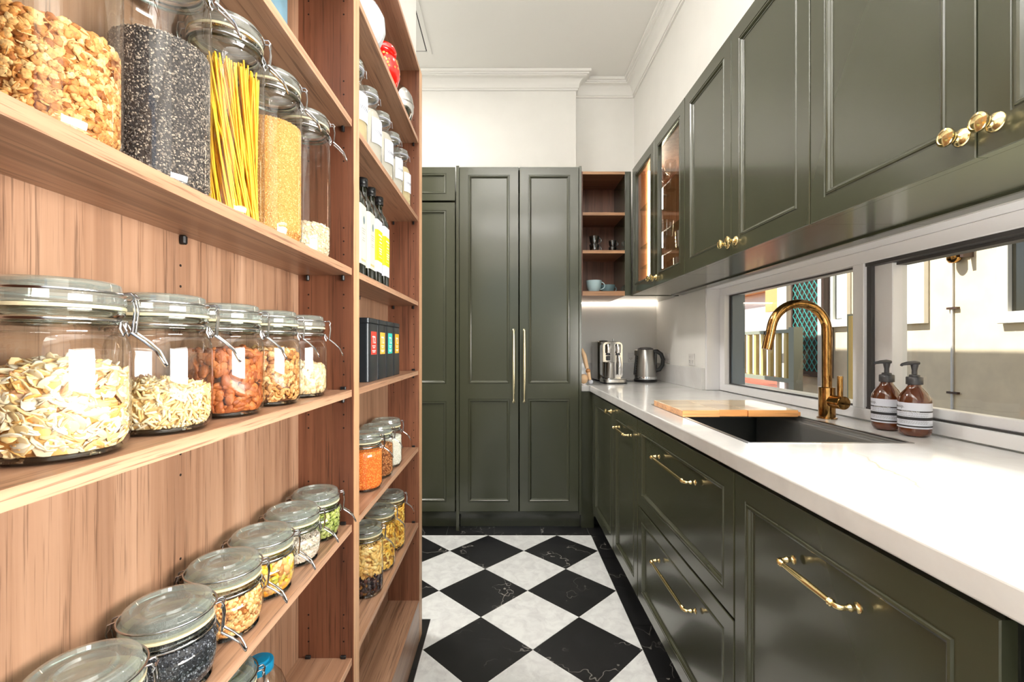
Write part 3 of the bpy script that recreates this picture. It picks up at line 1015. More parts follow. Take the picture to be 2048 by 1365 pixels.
LST = ((0.925, 2.19), (0.93, 2.30), (0.93, 2.62), (1.02, 2.24))
for i, (dx, dy) in enumerate(LST):
    tumbler('whisky_glass', dx, dy, UB + .3015, .033, .038, .09, M['clear_glass'], 'short clear tumbler on the middle glass shelf, ' + where(dx, dy, LST), 'short tumblers in the glazed cupboard')
LST = ((0.93, 2.66), (0.93, 2.56), (0.93, 2.28))
for i, (dx, dy) in enumerate(LST):
    mb = MB().lathe([(.030, 0), (.030, .001), (.004, .004), (.0025, .02), (.0025, .075), (.008, .085), (.028, .105), (.034, .13), (.030, .165), (.0285, .165), (.032, .13), (.02, .105), (.0001, .09)], 20, cap=True)
    o = mb.build('wine_glass', M['clear_glass'], smooth=40)
    o.location = (dx, dy, UB + .5465)
    tag(o, 'stemmed wine glass on the top glass shelf, ' + where(dx, dy, LST), 'glass', 'wine glasses in the glazed cupboard')

# open shelf unit in the corner ------------------------------------
YN = 2.976
ns = empty('open_shelf_unit', (0.4885, YN, UB), 0, 'open walnut shelf niche with cups between the tall cupboard and the glazed cupboard', 'shelf')
hh = UT - UB
MB().box(0, 0.018, 0, .48, 0, hh).build('side_panel', M['wood_dark'], ns)
MB().box(0.294, 0.334, 0.0, .48, 0.0, hh).build('end_panel', M['green'], ns, bevel=.001)
MB().box(0.018, 0.294, .30, .312, 0.018, hh - .018).build('back_panel', M['wood_dark'], ns)
MB().box(0.018, 0.294, 0.001, .48, hh - .018, hh).build('top_panel', M['wood_dark_x'], ns)
MB().box(0.018, 0.294, 0.001, .48, 0, 0.030).build('bottom_panel', M['wood_dark_x'], ns)
MB().box(0.019, 0.2935, -0.0006, 0.0009, hh - .018, hh).build('edge_strip', M['edge_x'], ns)
MB().box(0.019, 0.2935, -0.0006, 0.0009, 0, 0.030).build('edge_strip', M['edge_x'], ns)
for z in (0.277, 0.525):
    s = MB().box(0.0185, 0.2935, 0.001, .298, z, z + .020).build('shelf', M['wood_dark_x'], ns)
    MB().box(0.0185, 0.2935, -0.0006, 0.0009, z, z + .020).build('edge_strip', M['edge_x'], s)
MB().box(0.334, 0.655, 0.022, 0.48, 0.0, 0.010).build('underside', M['green'], ns)
MB().box(0.30, 0.655, 0.470, 0.478, -0.008, -0.0005).build('led_strip', M['led_cool'], ns)
MB().box(0.0, 0.30, 0.470, 0.478, -0.008, -0.0005).build('led_strip', M['led_cool'], ns)

def cup(x, y, z, r, h, mat, label, group, ang=0, lab='cup', n='coffee_cup'):
    t = empty(n, (x, y, z), ang, label, 'cup', group)
    MB().lathe([(0.0001, 0.0), (r * .62, 0.0), (r * .66, .003), (r * .86, h * .35), (r, h), (r - .002, h), (r * .8, h * .35), (r * .55, .008), (0.0001, .008)], 28, cap=False).build('bowl', mat, t, smooth=50)
    pts = []
    for k in range(11):
        a = math.radians(100 - 200 * k / 10)
        pts.append((r * .84 + h * .36 * math.cos(a), 0, h * .54 + h * .33 * math.sin(a)))
    MB().tube(pts, .0035, 8).build('handle', mat, t, smooth=50)
    return t
cup(0.590, 3.03, UB + .0305, 0.052, 0.074, M['blue_cup'], 'pale blue cup at the front of the lowest niche shelf', None, -0.2)
cup(0.700, 3.12, UB + .0305, 0.052, 0.056, M['teal_cup'], 'grey teal cup behind and right of the pale blue cup', None, 0.15)
for x, y, s, lab in ((0.600, 3.07, 1.0, 'taller stack left on the middle niche shelf'), (0.730, 3.10, 0.8, 'shorter stack right on the middle niche shelf')):
    cup(x, y, UB + .2975, 0.034 * s, 0.055 * s, M['smoke_glass'], 'lower smoked glass cup of the ' + lab, 'smoked glass cups in the niche', 0.1, n='glass_cup')
    cup(x, y, UB + .2975 + .040 * s + .0165 * s, 0.034 * s, 0.055 * s, M['smoke_glass'], 'upper smoked glass cup of the ' + lab, 'smoked glass cups in the niche', 0.1, n='glass_cup')

# coffee machine -----------------------------------------------------
cm = empty('coffee_machine', (0.735, 3.10, 0.92), math.radians(3), 'chrome capsule coffee machine with a steel milk jug on the corner worktop', 'coffee machine')
mb = MB()
def rr(x0, x1, y0, y1, r, n=5):
    out = []
    for cx, cy, a0 in ((x1 - r, y1 - r, 0), (x0 + r, y1 - r, 90), (x0 + r, y0 + r, 180), (x1 - r, y0 + r, 270)):
        for k in range(n + 1):
            a = math.radians(a0 + 90 * k / n)
            out.append((cx + r * math.cos(a), cy + r * math.sin(a)))
    return out
MB().prism(rr(-0.078, 0.078, 0.085, 0.31, 0.03), 0.012, 0.285).build('housing', M['steel'], cm, smooth=40, bevel=.004)
face = MB().prism([(x, z) for x, z in rr(-0.070, 0.070, 0.03, 0.283, 0.03)], 0, 0.075)
face.v = [(x, 0.010 + z, y) for x, y, z in face.v]
face.build('front_panel', M['chrome'], cm, smooth=40, bevel=.002)
for x in (-0.033, 0.035):
    MB().lathe([(0.019, 0.205), (0.021, 0.21), (0.021, 0.258), (0.017, 0.266), (0.0001, 0.268)], 20, (x, 0.008, 0)).build('head', M['chrome'], cm, smooth=40)
    MB().lathe([(0.016, 0.19), (0.012, 0.205)], 16, (x, 0.006, 0)).build('nozzle', M['grey_plastic'], cm, smooth=40)
MB().box(-0.045, -0.020, -0.003, 0.012, 0.155, 0.186).build('spout_block', M['grey_plastic'], cm, bevel=.003)
MB().lathe([(0.030, 0.036), (0.032, 0.04), (0.029, 0.13), (0.031, 0.143), (0.029, 0.143), (0.027, 0.13), (0.029, 0.045), (0.0001, 0.045)], 24, (-0.030, -0.028, 0)).build('milk_jug', M['steel'], cm, smooth=40)
MB().tube([(0.037, 0.0, 0.20), (0.037, -0.012, 0.17), (0.035, -0.016, 0.10), (0.034, -0.014, 0.055)], [.006, .005, .0045, .004], 10).build('steam_wand', M['chrome'], cm, smooth=40)
MB().lathe([(0.009, 0.06), (0.013, 0.09), (0.014, 0.13), (0.009, 0.165), (0.005, 0.18)], 16, (0.042, -0.008, 0)).build('wand_grip', M['chrome'], cm, smooth=40)
MB().prism(rr(-0.076, 0.080, -0.065, 0.084, 0.03), 0.006, 0.032).build('drip_tray', M['steel'], cm, smooth=40, bevel=.003)
MB().prism(rr(-0.066, 0.070, -0.052, 0.0, 0.02), 0.0321, 0.0345).build('tray_grid', M['chrome'], cm, smooth=40)
MB().prism(rr(-0.080, 0.084, -0.068, 0.31, 0.03), 0.0, 0.0055).build('base', M['black_plastic'], cm, smooth=40)
MB().lathe([(0.030, 0.285), (0.030, 0.290), (0.010, 0.294), (0.0001, 0.294)], 20, (-0.03, 0.14, 0)).build('lid', M['grey_plastic'], cm, smooth=40)
MB().tube([(0.034, 0.12, 0.285), (0.034, 0.118, 0.305)], .004, 10).build('lever', M['chrome'], cm, smooth=40)

# kettle ---------------------------------------------------------------
kt = empty('kettle', (0.995, 3.23, 0.92), math.radians(-20), 'brushed steel jug kettle with a black handle beside the coffee machine', 'kettle')
MB().lathe([(0.078, 0.0), (0.080, 0.006), (0.080, 0.016), (0.077, 0.019)], 40).build('power_base', M['black_plastic'], kt, smooth=40)
MB().lathe([(0.077, 0.0195), (0.078, 0.03), (0.077, 0.038)], 40).build('foot_ring', M['chrome'], kt, smooth=40)
MB().lathe([(0.0765, 0.0385), (0.077, 0.045), (0.070, 0.13), (0.058, 0.222), (0.055, 0.228)], 40).build('jug', M['steel'], kt, smooth=40)
MB().lathe([(0.054, 0.2285), (0.053, 0.235), (0.035, 0.243), (0.0001, 0.245)], 32).build('lid', M['grey_plastic'], kt, smooth=40)
MB().prism([(-0.052, -0.020), (-0.076, -0.004), (-0.076, 0.004), (-0.052, 0.020)], 0.185, 0.226).build('spout', M['steel'], kt, bevel=.003)
pts = [(0.050, 0, 0.214), (0.078, 0, 0.216), (0.105, 0, 0.196), (0.118, 0, 0.160), (0.114, 0, 0.120), (0.094, 0, 0.086), (0.073, 0, 0.082)]
MB().tube(pts, [.014, .015, .014, .0135, .0135, .014, .013], 12).build('handle', M['black_plastic'], kt, smooth=60)
MB().box(0.060, 0.078, -.011, .011, 0.065, 0.215).build('handle_mount', M['black_plastic'], kt, bevel=.003)
g = MB()
for k in range(8):
    z = 0.06 + k * 0.017
    r = 0.0775 - (z - .045) * .11
    a = math.radians(215)
    g.ball((r * math.cos(a), r * math.sin(a), z), .0042, 8, 6)
g.build('gauge_marks', M['black_plastic'], kt)
a = math.radians(205)
MB().tube([(0.079 * math.cos(a), 0.079 * math.sin(a), .05), (.066 * math.cos(a), .066 * math.sin(a), .19)], .008, 8).build('water_gauge', M['black_plastic'], kt, smooth=50)
Ki = (Matrix.Translation((0.995, 3.23, 0.92)) @ Matrix.Rotation(math.radians(-20), 4, 'Z')).inverted()
MB().tube([Ki @ Vector(p) for p in ((0.918, 3.24, .924), (0.90, 3.25, .9236), (0.87, 3.25, .9236), (0.845, 3.27, .9236))], .003, 6).build('power_cord', M['black_plastic'], kt)

# wooden jointed ornament half hidden behind the tall cupboard
wf = empty('wooden_figure', (0.497, 2.965, 0.92), 0, 'jointed pale wooden ornament at the edge of the tall cupboard', 'ornament')
wf.location = (0.5195, 3.02, 0.92)
MB().ball((0, 0, .035), .03, 16, 10, (1, .8, 1.1)).build('seat_block', M['pale_wood'], wf, smooth=60)
MB().tube([(-0.012, 0, .235), (0.004, 0, .19), (0.024, 0, .105)], [.008, .016, .013], 12).build('upper_limb', M['pale_wood'], wf, smooth=60)
MB().ball((.030, 0, .088), .016, 14, 10).build('joint', M['board'], wf, smooth=60)
MB().tube([(0.031, 0, .085), (0.038, 0, .05), (0.045, 0, .022)], [.013, .011, .009], 12).build('lower_limb', M['pale_wood'], wf, smooth=60)
MB().ball((.048, -0.006, .0155), .015, 14, 10, (1, 1.5, 1)).build('foot', M['label_white'], wf, smooth=60)

# power outlets -----------------------------------------------------
def outlet(loc, rz, label):
    t = empty('power_outlet', loc, rz, label, 'socket', 'white sockets above the marble upstand')
    MB().box(-.042, .042, -.006, -.0006, -.037, .037).build('faceplate', M['outlet'], t, bevel=.002)
    for x in (-.022, .022):
        MB().box(x - .006, x + .006, -.0085, -.0062, .012, .024).build('switch', M['outlet'], t, bevel=.001)
        g = MB()
        g.box(x - .008, x - .0055, -.0066, -.006, -.012, -.004).box(x + .0055, x + .008, -.0066, -.006, -.012, -.004).box(x - .0012, x + .0012, -.0066, -.006, -.022, -.014)
        g.build('slots', M['dark_hole'], t)
outlet((XR - .0005, 3.22, 1.088), RZ, 'white double socket on the side wall right behind the kettle handle')
outlet((XR - .0005, 2.80, 1.090), RZ, 'white double socket on the side wall nearest the window')
outlet((0.975, YB - .0005, 1.088), 0, 'white double socket on the back wall mostly behind the kettle')

# soap bottles ------------------------------------------------------
def bottle(x, y, rz, label):
    t = empty('soap_bottle', (x, y, 0.92), rz, label, 'bottle', 'amber soap bottles by the window')
    R = .0375
    MB().lathe([(0.0001, 0.001), (.026, .0008), (.033, .004), (.0368, .012), (R, .022), (R, .098), (.0355, .108), (.029, .121), (.020, .133), (.0155, .141), (.0148, .150)], 40, cap=False).build('bottle_body', M['amber'], t, smooth=60)
    MB().lathe([(.0185, .1455), (.0190, .147), (.0190, .165), (.0175, .167), (.0125, .168), (.0120, .172), (.0105, .173)], 28).build('pump_collar', M['grey_plastic'], t, smooth=40)
    MB().lathe([(.0065, .1735), (.0060, .185), (.0085, .198), (.0095, .203)], 18).build('pump_stem', M['grey_plastic'], t, smooth=40)
    mb = MB().tube([(.011, 0, .2055), (0, 0, .2065), (-.020, 0, .2055), (-.036, 0, .2025), (-.040, 0, .199)], [.0055, .0065, .0052, .004, .0032], 10)
    mb.v = [(x, y * 1.2, z) for x, y, z in mb.v]
    sp = mb.build('pump_spout', M['grey_plastic'], t, smooth=50)
    sp.rotation_euler.z = math.radians(4)
    lab = MB().lathe([(R + .0003, .0245), (R + .0003, .0955)], 48, cap=False).build('paper_label', M['label_white'], t, smooth=60)
    g = MB()
    for z0, z1 in ((.0285, .0325), (.0480, .0560), (.0700, .0735)):
        g.lathe([(R + .0006, z0), (R + .0006, z1)], 48, cap=False)
    g.build('black_bands', M['ink'], lab, smooth=60)
    fr = -2.30
    g = MB()
    for z in (.0665, .0640, .0600, .0580, .0450, .0430, .0405, .0380):
        a = fr - 1.0
        rs = random.Random(int(z * 1e5))
        while a < fr + 0.75:
            L = rs.uniform(.03, .14)
            g.add([((R + .0006) * math.cos(b), (R + .0006) * math.sin(b), zz) for b, zz in ((a, z), (a + L, z), (a + L, z + .0009), (a, z + .0009))], [(0, 1, 2, 3)])
            a += L + .035
    g.build('fine_print', M['ink_grey'], lab)
    text_mesh('lettering', 'Aesop.', .0125, M['ink'], lab, Matrix.Translation((0, 0, .0842)), bend=(R + .0008, fr - 1.05))
    text_mesh('lettering', 'Aromatique Hand Balm', .0038, M['ink_white'], lab, Matrix.Translation((0, 0, .0717)), bend=(R + .0010, fr - .25), sx=1.15)
    return t
bottle(1.160, 1.290, 0, 'nearer amber soap bottle with black pump and striped white label')
bottle(1.160, 1.384, -.04, 'further amber soap bottle with black pump, partly behind its twin')
# ------------------------------------------------------------------ walnut shelving on the left
BXF, BXB = -0.340, -0.465                    # front plane and face of the back boards
SXF = -0.3445
PANELS = [(0.243, 0.280), (1.0228, 1.0596), (1.804, 1.858)]
BAYS = [(0.280, 1.0228), (1.0596, 1.804)]
SHZ = [0.473, 0.773, 1.076, 1.349, 1.683, 1.994]
BH = 2.283
bk = empty('bookshelf', (0, 0, 0), 0, 'tall walnut pantry shelving with two bays full of glass jars', 'shelving')
for y0, y1 in PANELS:
    p = MB().box(-0.480, BXF - .001, y0, y1, 0, BH).build('side_panel', M['wood_side_shade'], bk)
    MB().box(BXF - .0009, BXF, y0, y1, 0, BH).build('edge_strip', M['edge_z'], p)
for y0, y1 in BAYS:
    b = MB().box(-0.480, BXB, y0, y1, 0, BH - .0165).build('back_panel', M['wood_z'], bk)
    p = MB().box(-0.480, BXF - .001, y0 + .0003, y1 - .0003, BH - .016, BH).build('top_panel', M['wood_y'], bk)
    MB().box(BXF - .0009, BXF, y0 + .0003, y1 - .0003, BH - .016, BH).build('edge_strip', M['edge'], p)
    for z in SHZ:
        p = MB().box(BXB + .0006, SXF - .001, y0 + .001, y1 - .001, z - .0155, z).build('shelf', M['wood_y'], bk)
        MB().box(SXF - .0009, SXF, y0 + .001, y1 - .001, z - .0155, z).build('edge_strip', M['edge'], p)
    MB().box(BXB + .0006, BXF - .012, y0 + .001, y1 - .001, 0.149, 0.165).build('base_shelf', M['wood_y'], bk)
    MB().box(BXF - .0115, BXF - .001, y0 + .001, y1 - .001, 0.0, 0.165).build('kickboard', M['wood_y'], bk)
    # shelf pins: a black clip above and below each shelf end
    for z in SHZ:
        for ye, s in ((y0, 1), (y1, -1)):
            for xc in (-0.363, -0.442):
                MB().prism([(xc - .0035, ye + s * .0004), (xc + .0035, ye + s * .0004), (xc + .0035, ye + s * .009), (xc - .0035, ye + s * .009)][::s], z - .0290, z - .0158).build('shelf_clip', M['black_plastic'], bk, bevel=.002)
                MB().box(xc - .006, xc + .006, min(ye + s * .0004, ye + s * .006), max(ye + s * .0004, ye + s * .006), z + .0003, z + .0075).build('shelf_clip', M['black_plastic'], bk, bevel=.001)
        ym = (y0 + y1) / 2
        MB().box(BXB + .0003, BXB + .009, ym - .004, ym + .004, z - .0290, z - .0158).build('shelf_clip', M['black_plastic'], bk, bevel=.002)
    # rows of peg holes
    g = MB()
    zz = 0.21
    while zz < 2.26:
        ok = all(abs(zz - z + .008) > .028 for z in SHZ)
        near = any(abs(zz - z) < 0.10 for z in SHZ)
        if ok and near:
            for ye, s in ((y0, 1), (y1, -1)):
                for xc in (-0.363, -0.442):
                    g.lathe([(.0019, 0), (.0019, .0004)], 8, (xc, ye + (0.0001 if s > 0 else -.0005), zz), axis='y')
            g.lathe([(.0019, 0), (.0019, .0004)], 8, (BXB + .0001, (y0 + y1) / 2, zz), axis='x')
        zz += 0.030
    g.build('peg_holes', M['dark_hole'], bk)['kind'] = 'stuff'

# ------------------------------------------------------------------ loose fillings
def rotm(axis, ang):
    return np.array(Matrix.Rotation(ang, 3, axis))

def eul(rx, ry, rz):
    cx, sx, cy_, sy, cz, sz = np.cos(rx), np.sin(rx), np.cos(ry), np.sin(ry), np.cos(rz), np.sin(rz)
    R = np.empty((len(rx), 3, 3))
    R[:, 0, 0] = cz * cy_; R[:, 0, 1] = cz * sy * sx - sz * cx; R[:, 0, 2] = cz * sy * cx + sz * sx
    R[:, 1, 0] = sz * cy_; R[:, 1, 1] = sz * sy * sx + cz * cx; R[:, 1, 2] = sz * sy * cx - cz * sx
    R[:, 2, 0] = -sy;      R[:, 2, 1] = cy_ * sx;               R[:, 2, 2] = cy_ * cx
    return R

def tmpl(kind):
    mb = MB()
    if kind == 'slice':            # sliced almond: thin tapering disc
        n = 9
        o = [(1.0 * math.cos(2 * PI * k / n) * (1 if math.cos(2 * PI * k / n) < 0 else 1.2), .66 * math.sin(2 * PI * k / n)) for k in range(n)]
        vs = [(x * .92, y * .9, -.085) for x, y in o] + [(x, y, 0) for x, y in o] + [(x * .92, y * .9, .085) for x, y in o]
        fs = [tuple(reversed(range(n))), tuple(range(2 * n, 3 * n))]
        for j in (0, 1):
            fs += [(j * n + k, j * n + (k + 1) % n, (j + 1) * n + (k + 1) % n, (j + 1) * n + k) for k in range(n)]
        mb.add(vs, fs)
    elif kind == 'sliver':
        mb.tube([(-1, 0, 0), (-.7, 0, 0), (0, 0.03, 0), (.7, 0, .02), (1, 0, 0)], [.06, .18, .23, .18, .06], 5)
    elif kind in ('nut', 'seed', 'grain', 'bean'):
        seg, rg = {'nut': (8, 6), 'seed': (7, 4), 'grain': (5, 3), 'bean': (7, 5)}[kind]
        s = {'nut': (1, .62, .42), 'seed': (1, .6, .22), 'grain': (1, .75, .7), 'bean': (1, .66, .55)}[kind]
        mb.ball((0, 0, 0), 1, seg, rg)
        mb.v = [(z * s[0], y * s[1] * (1 - .28 * z), x * s[2] * (1 - .28 * z)) for x, y, z in mb.v]
    elif kind == 'chunk':
        mb.ball((0, 0, 0), 1, 7, 5)
        rs = random.Random(4)
        mb.v = [tuple(c * rs.uniform(.62, 1.15) for c in p) for p in mb.v]
        mb.v = [(x, y * .8, z * .6) for x, y, z in mb.v]
    elif kind == 'curl':           # cashew, shell, elbow
        pts = [(math.cos(a) * .7, math.sin(a) * .7, 0) for a in [math.radians(-95 + 190 * k / 6) for k in range(7)]]
        mb.tube(pts, [.12, .26, .34, .38, .36, .28, .14], 6)
    elif kind == 'shellp':
        vs, fs = [], []
        n, m2 = 7, 5
        for i in range(n):
            u = -1 + 2 * i / (n - 1)
            w = math.sqrt(max(0.05, 1 - u * u))
            for j in range(m2):
                a = math.radians(20 + 320 * j / (m2 - 1))
                vs.append((u + .25 * math.cos(a), w * .62 * math.sin(a), w * .55 * -math.cos(a) + .15 * u * u))
        for i in range(n - 1):
            for j in range(m2 - 1):
                fs.append((i * m2 + j, (i + 1) * m2 + j, (i + 1) * m2 + j + 1, i * m2 + j + 1))
        mb.add(vs, fs)
    elif kind == 'penne':
        vs, fs = [], []
        for u in (-1, 1):
            for rr_ in (.26, .2):
                for k in range(8):
                    a = 2 * PI * k / 8
                    vs.append((u + .25 * math.cos(a), rr_ * math.sin(a), rr_ * math.cos(a)))
        for k in range(8):
            k2 = (k + 1) % 8
            fs += [(k, k2, 16 + k2, 16 + k), (8 + k2, 8 + k, 24 + k, 24 + k2), (k2, k, 8 + k, 8 + k2), (16 + k, 16 + k2, 24 + k2, 24 + k)]
        mb.add(vs, fs)
    elif kind == 'bow':
        vs = [(-1, -.6, .1), (-.5, -.5, -.15), (0, -.14, .22), (.5, -.5, -.15), (1, -.6, .1), (-1, .6, .1), (-.5, .5, -.15), (0, .14, .22), (.5, .5, -.15), (1, .6, .1),
              (-1, 0, -.1), (-.5, 0, .15), (0, 0, .3), (.5, 0, .15), (1, 0, -.1)]
        fs = []
        for i in range(4):
            fs += [(i, i + 1, 10 + i + 1, 10 + i), (10 + i, 10 + i + 1, 5 + i + 1, 5 + i)]
        mb.add(vs, fs)
    return np.array(mb.v), mb.f

TM = {}
def fill_mesh(name, parent, R, z0, z1, specs, core_mat, dome=0.006, seed=1, rf=None):
    """Loose pieces lie against the inside of the glass and over the top of the heap; a core closes the middle.
    specs: list of (template, size, count, material, lo, hi) with lo..hi the share of the height the pieces occupy."""
    rng = np.random.default_rng(seed)
    V, F, MI, mats = [], [], [], [core_mat]
    off = 0
    rcore = R - specs[0][1] * (0.55 if specs[0][1] > .002 else .3)
    if rf is None: rf = lambda z: 1.0
    # core
    n = 28
    top = z1 - specs[0][1] * .35
    prof = [(0.0001, z0)] + [(rcore * rf(z0 + (top - z0) * t), z0 + (top - z0) * t) for t in (0, .08, .2, .5, .8, 1)] + [(rcore * .6, top + dome * .7), (0.0001, top + dome)]
    mb = MB().lathe(prof, n, cap=False)
    V.append(np.array(mb.v)); F += mb.f; MI += [0] * len(mb.f); off = len(mb.v)
    for kind, size, count, mat, lo, hi in specs:
        if kind not in TM: TM[kind] = tmpl(kind)
        tv, tf = TM[kind]
        mats.append(mat)
        mi = len(mats) - 1
        areaw = 2 * PI * R * (z1 - z0) * (hi - lo)
        areat = PI * R * R if hi >= 0.99 else 0
        nt_ = int(count * areat / (areaw + areat))
        nw = count - nt_
        ang = rng.uniform(0, 2 * PI, nw)
        z = z0 + (z1 - z0) * rng.uniform(lo, hi, nw)
        z = np.clip(z, z0 + size * .45, None)
        rad = (R - size * .24 - rng.uniform(0, size * .55, nw)) * np.array([rf(q) for q in z])
        # wall pieces lie flat against the glass: local z turned outwards
        Rl = eul(rng.normal(0, .45, nw), rng.normal(0, .45, nw), rng.uniform(0, 2 * PI, nw))
        tilt = eul(np.zeros(nw), np.full(nw, PI / 2), np.zeros(nw))
        turn = eul(np.zeros(nw), np.zeros(nw), ang)
        if kind in ('slice', 'seed'):
            # flakes mostly lie level, seen edge-on and half face-on
            keep = rng.uniform(0, 1, nw) < .45
            Rl2 = eul(rng.normal(0, .5, nw), rng.normal(0.35, .4, nw), rng.uniform(0, 2 * PI, nw))
            Rm = np.where(keep[:, None, None], turn @ Rl2, turn @ tilt @ Rl)
        else:
            Rm = turn @ tilt @ Rl
        pos = np.stack([rad * np.cos(ang), rad * np.sin(ang), z], 1)
        ang2 = rng.uniform(0, 2 * PI, nt_)
        r2 = (R - size * .5) * np.sqrt(rng.uniform(0, 1, nt_)) * rf(z1)
        p2 = np.stack([r2 * np.cos(ang2), r2 * np.sin(ang2), top + dome * (1 - (r2 / R) ** 2) + rng.uniform(0, size * .35, nt_)], 1)
        R2 = eul(rng.normal(0, .5, nt_), rng.normal(0, .5, nt_), rng.uniform(0, 2 * PI, nt_))
        pos = np.concatenate([pos, p2]); Rm = np.concatenate([Rm, R2])
        sc = size * rng.uniform(.78, 1.12, len(pos))
        P = np.einsum('nij,vj->nvi', Rm * sc[:, None, None], tv) + pos[:, None, :]
        # keep every point inside the glass
        rr_ = np.hypot(P[..., 0], P[..., 1])
        lim = R * np.vectorize(rf)(P[..., 2])
        k = np.minimum(1, lim / np.maximum(rr_, 1e-6))
        P[..., 0] *= k; P[..., 1] *= k
        P[..., 2] = np.maximum(P[..., 2], z0)
        nv = len(tv)
        for i in range(len(pos)):
            o = off + i * nv
            F += [tuple(a + o for a in f) for f in tf]
        MI += [mi] * (len(tf) * len(pos))
        V.append(P.reshape(-1, 3)); off += nv * len(pos)
    me = bpy.data.meshes.new(name)
    me.from_pydata(np.concatenate(V).tolist(), [], F)
    for m in mats: me.materials.append(m)
    me.polygons.foreach_set('material_index', MI)
    me.polygons.foreach_set('use_smooth', [True] * len(F))
    me.update()
    o = link(name, me, parent)
    o['kind'] = 'stuff'
    return o

P = {}
P['granola'] = pieces_mat('toasted_oat_clusters', [(0, (150, 84, 30)), (.3, (206, 140, 72)), (.7, (228, 176, 110)), (1, (240, 206, 150))], .6, detail=.5)
P['granola_core'] = plain('toasted_oat_core', (150, 88, 36), .8)
P['chia'] = pieces_mat('chia_seeds', [(0, (44, 40, 40)), (.4, (98, 90, 86)), (.75, (140, 128, 118)), (1, (206, 188, 170))], .4)
P['chia_core'] = plain('chia_core', (58, 52, 52), .7)
P['black'] = pieces_mat('black_sesame', [(0, (26, 28, 32)), (.7, (62, 66, 74)), (1, (140, 146, 154))], .35)
P['black_core'] = plain('black_sesame_core', (30, 32, 36), .6)
P['spag'] = pieces_mat('spaghetti_strands', [(0, (244, 176, 20)), (1, (255, 214, 60))], .5)
P['millet'] = pieces_mat('millet_grains', [(0, (206, 134, 60)), (.5, (236, 178, 100)), (1, (250, 212, 150))], .6)
P['millet_core'] = plain('millet_core', (214, 150, 78), .8)
P['oats'] = pieces_mat('rolled_oats', [(0, (212, 190, 158)), (1, (250, 238, 216))], .7)
P['oats_core'] = plain('oats_core', (210, 186, 150), .8)
P['slice'] = pieces_mat('sliced_almonds', [(0, (226, 170, 92)), (.25, (232, 202, 146)), (.6, (236, 220, 188)), (.9, (238, 230, 212)), (1, (200, 124, 50))], .45)
P['slice_core'] = plain('sliced_almond_core', (196, 140, 72), .8)
P['sliver'] = pieces_mat('slivered_almonds', [(0, (222, 182, 112)), (.6, (236, 214, 168)), (1, (240, 228, 200))], .5)
P['sliver_core'] = plain('slivered_almond_core', (216, 180, 120), .8)
P['almond'] = pieces_mat('whole_almonds', [(0, (150, 76, 34)), (.5, (184, 100, 50)), (1, (208, 128, 70))], .5, detail=.35)
P['almond_core'] = plain('almond_core', (70, 34, 18), .8)
P['walnut'] = pieces_mat('walnut_pieces', [(0, (170, 104, 44)), (.5, (214, 154, 86)), (1, (244, 204, 146))], .55, detail=.5)
P['walnut_core'] = plain('walnut_core', (110, 62, 26), .8)
P['cashew'] = pieces_mat('cashews', [(0, (214, 182, 134)), (.6, (230, 208, 168)), (1, (238, 224, 196))], .45)
P['cashew_core'] = plain('cashew_core', (176, 140, 96), .8)
P['pepita'] = pieces_mat('pumpkin_seeds', [(0, (120, 136, 54)), (.5, (168, 180, 92)), (1, (212, 216, 144))], .45)
P['pepita_core'] = plain('pumpkin_seed_core', (84, 92, 36), .8)
P['musli'] = pieces_mat('muesli_crumbs', [(0, (176, 108, 52)), (.4, (226, 164, 96)), (1, (250, 212, 152))], .6)
P['fruit'] = pieces_mat('yellow_fruit_pieces', [(0, (232, 150, 26)), (.4, (246, 190, 60)), (.7, (196, 190, 60)), (1, (250, 214, 130))], .4)
P['nutmix'] = pieces_mat('mixed_nuts', [(0, (178, 116, 62)), (.5, (224, 170, 106)), (1, (240, 206, 152))], .5)
P['pale'] = pieces_mat('puffed_grain', [(0, (206, 188, 168)), (1, (240, 230, 218))], .6)
P['pale_core'] = plain('puffed_grain_core', (206, 192, 176), .8)
P['lentil'] = pieces_mat('orange_lentils', [(0, (236, 104, 26)), (.5, (250, 140, 48)), (1, (254, 186, 96))], .5)
P['lentil_core'] = plain('lentil_core', (232, 112, 40), .8)
P['buck'] = pieces_mat('brown_groats', [(0, (142, 78, 38)), (.5, (190, 118, 66)), (1, (222, 164, 106))], .5)
P['buck_core'] = plain('brown_groats_core', (126, 70, 34), .8)
P['rice'] = pieces_mat('white_rice', [(0, (226, 220, 204)), (1, (250, 248, 240))], .5)
P['rice_core'] = plain('rice_core', (232, 226, 212), .8)
P['pasta'] = pieces_mat('pale_pasta', [(0, (226, 172, 92)), (.5, (240, 198, 118)), (1, (250, 220, 150))], .5)
P['pasta_core'] = plain('pasta_core', (176, 120, 52), .8)
P['pastay'] = pieces_mat('yellow_pasta', [(0, (240, 178, 60)), (.5, (250, 204, 90)), (1, (255, 224, 130))], .5)
P['dark_refraction'] = pieces_mat('refracted_dark_pieces', [(0, (22, 16, 20)), (.7, (46, 32, 36)), (1, (96, 56, 44))], .3)  # dark refraction of another jar put in as loose pieces
P['flour'] = plain('white_flour', (186, 180, 168), .9)
P['flour2'] = plain('cream_flour', (196, 178, 138), .9)

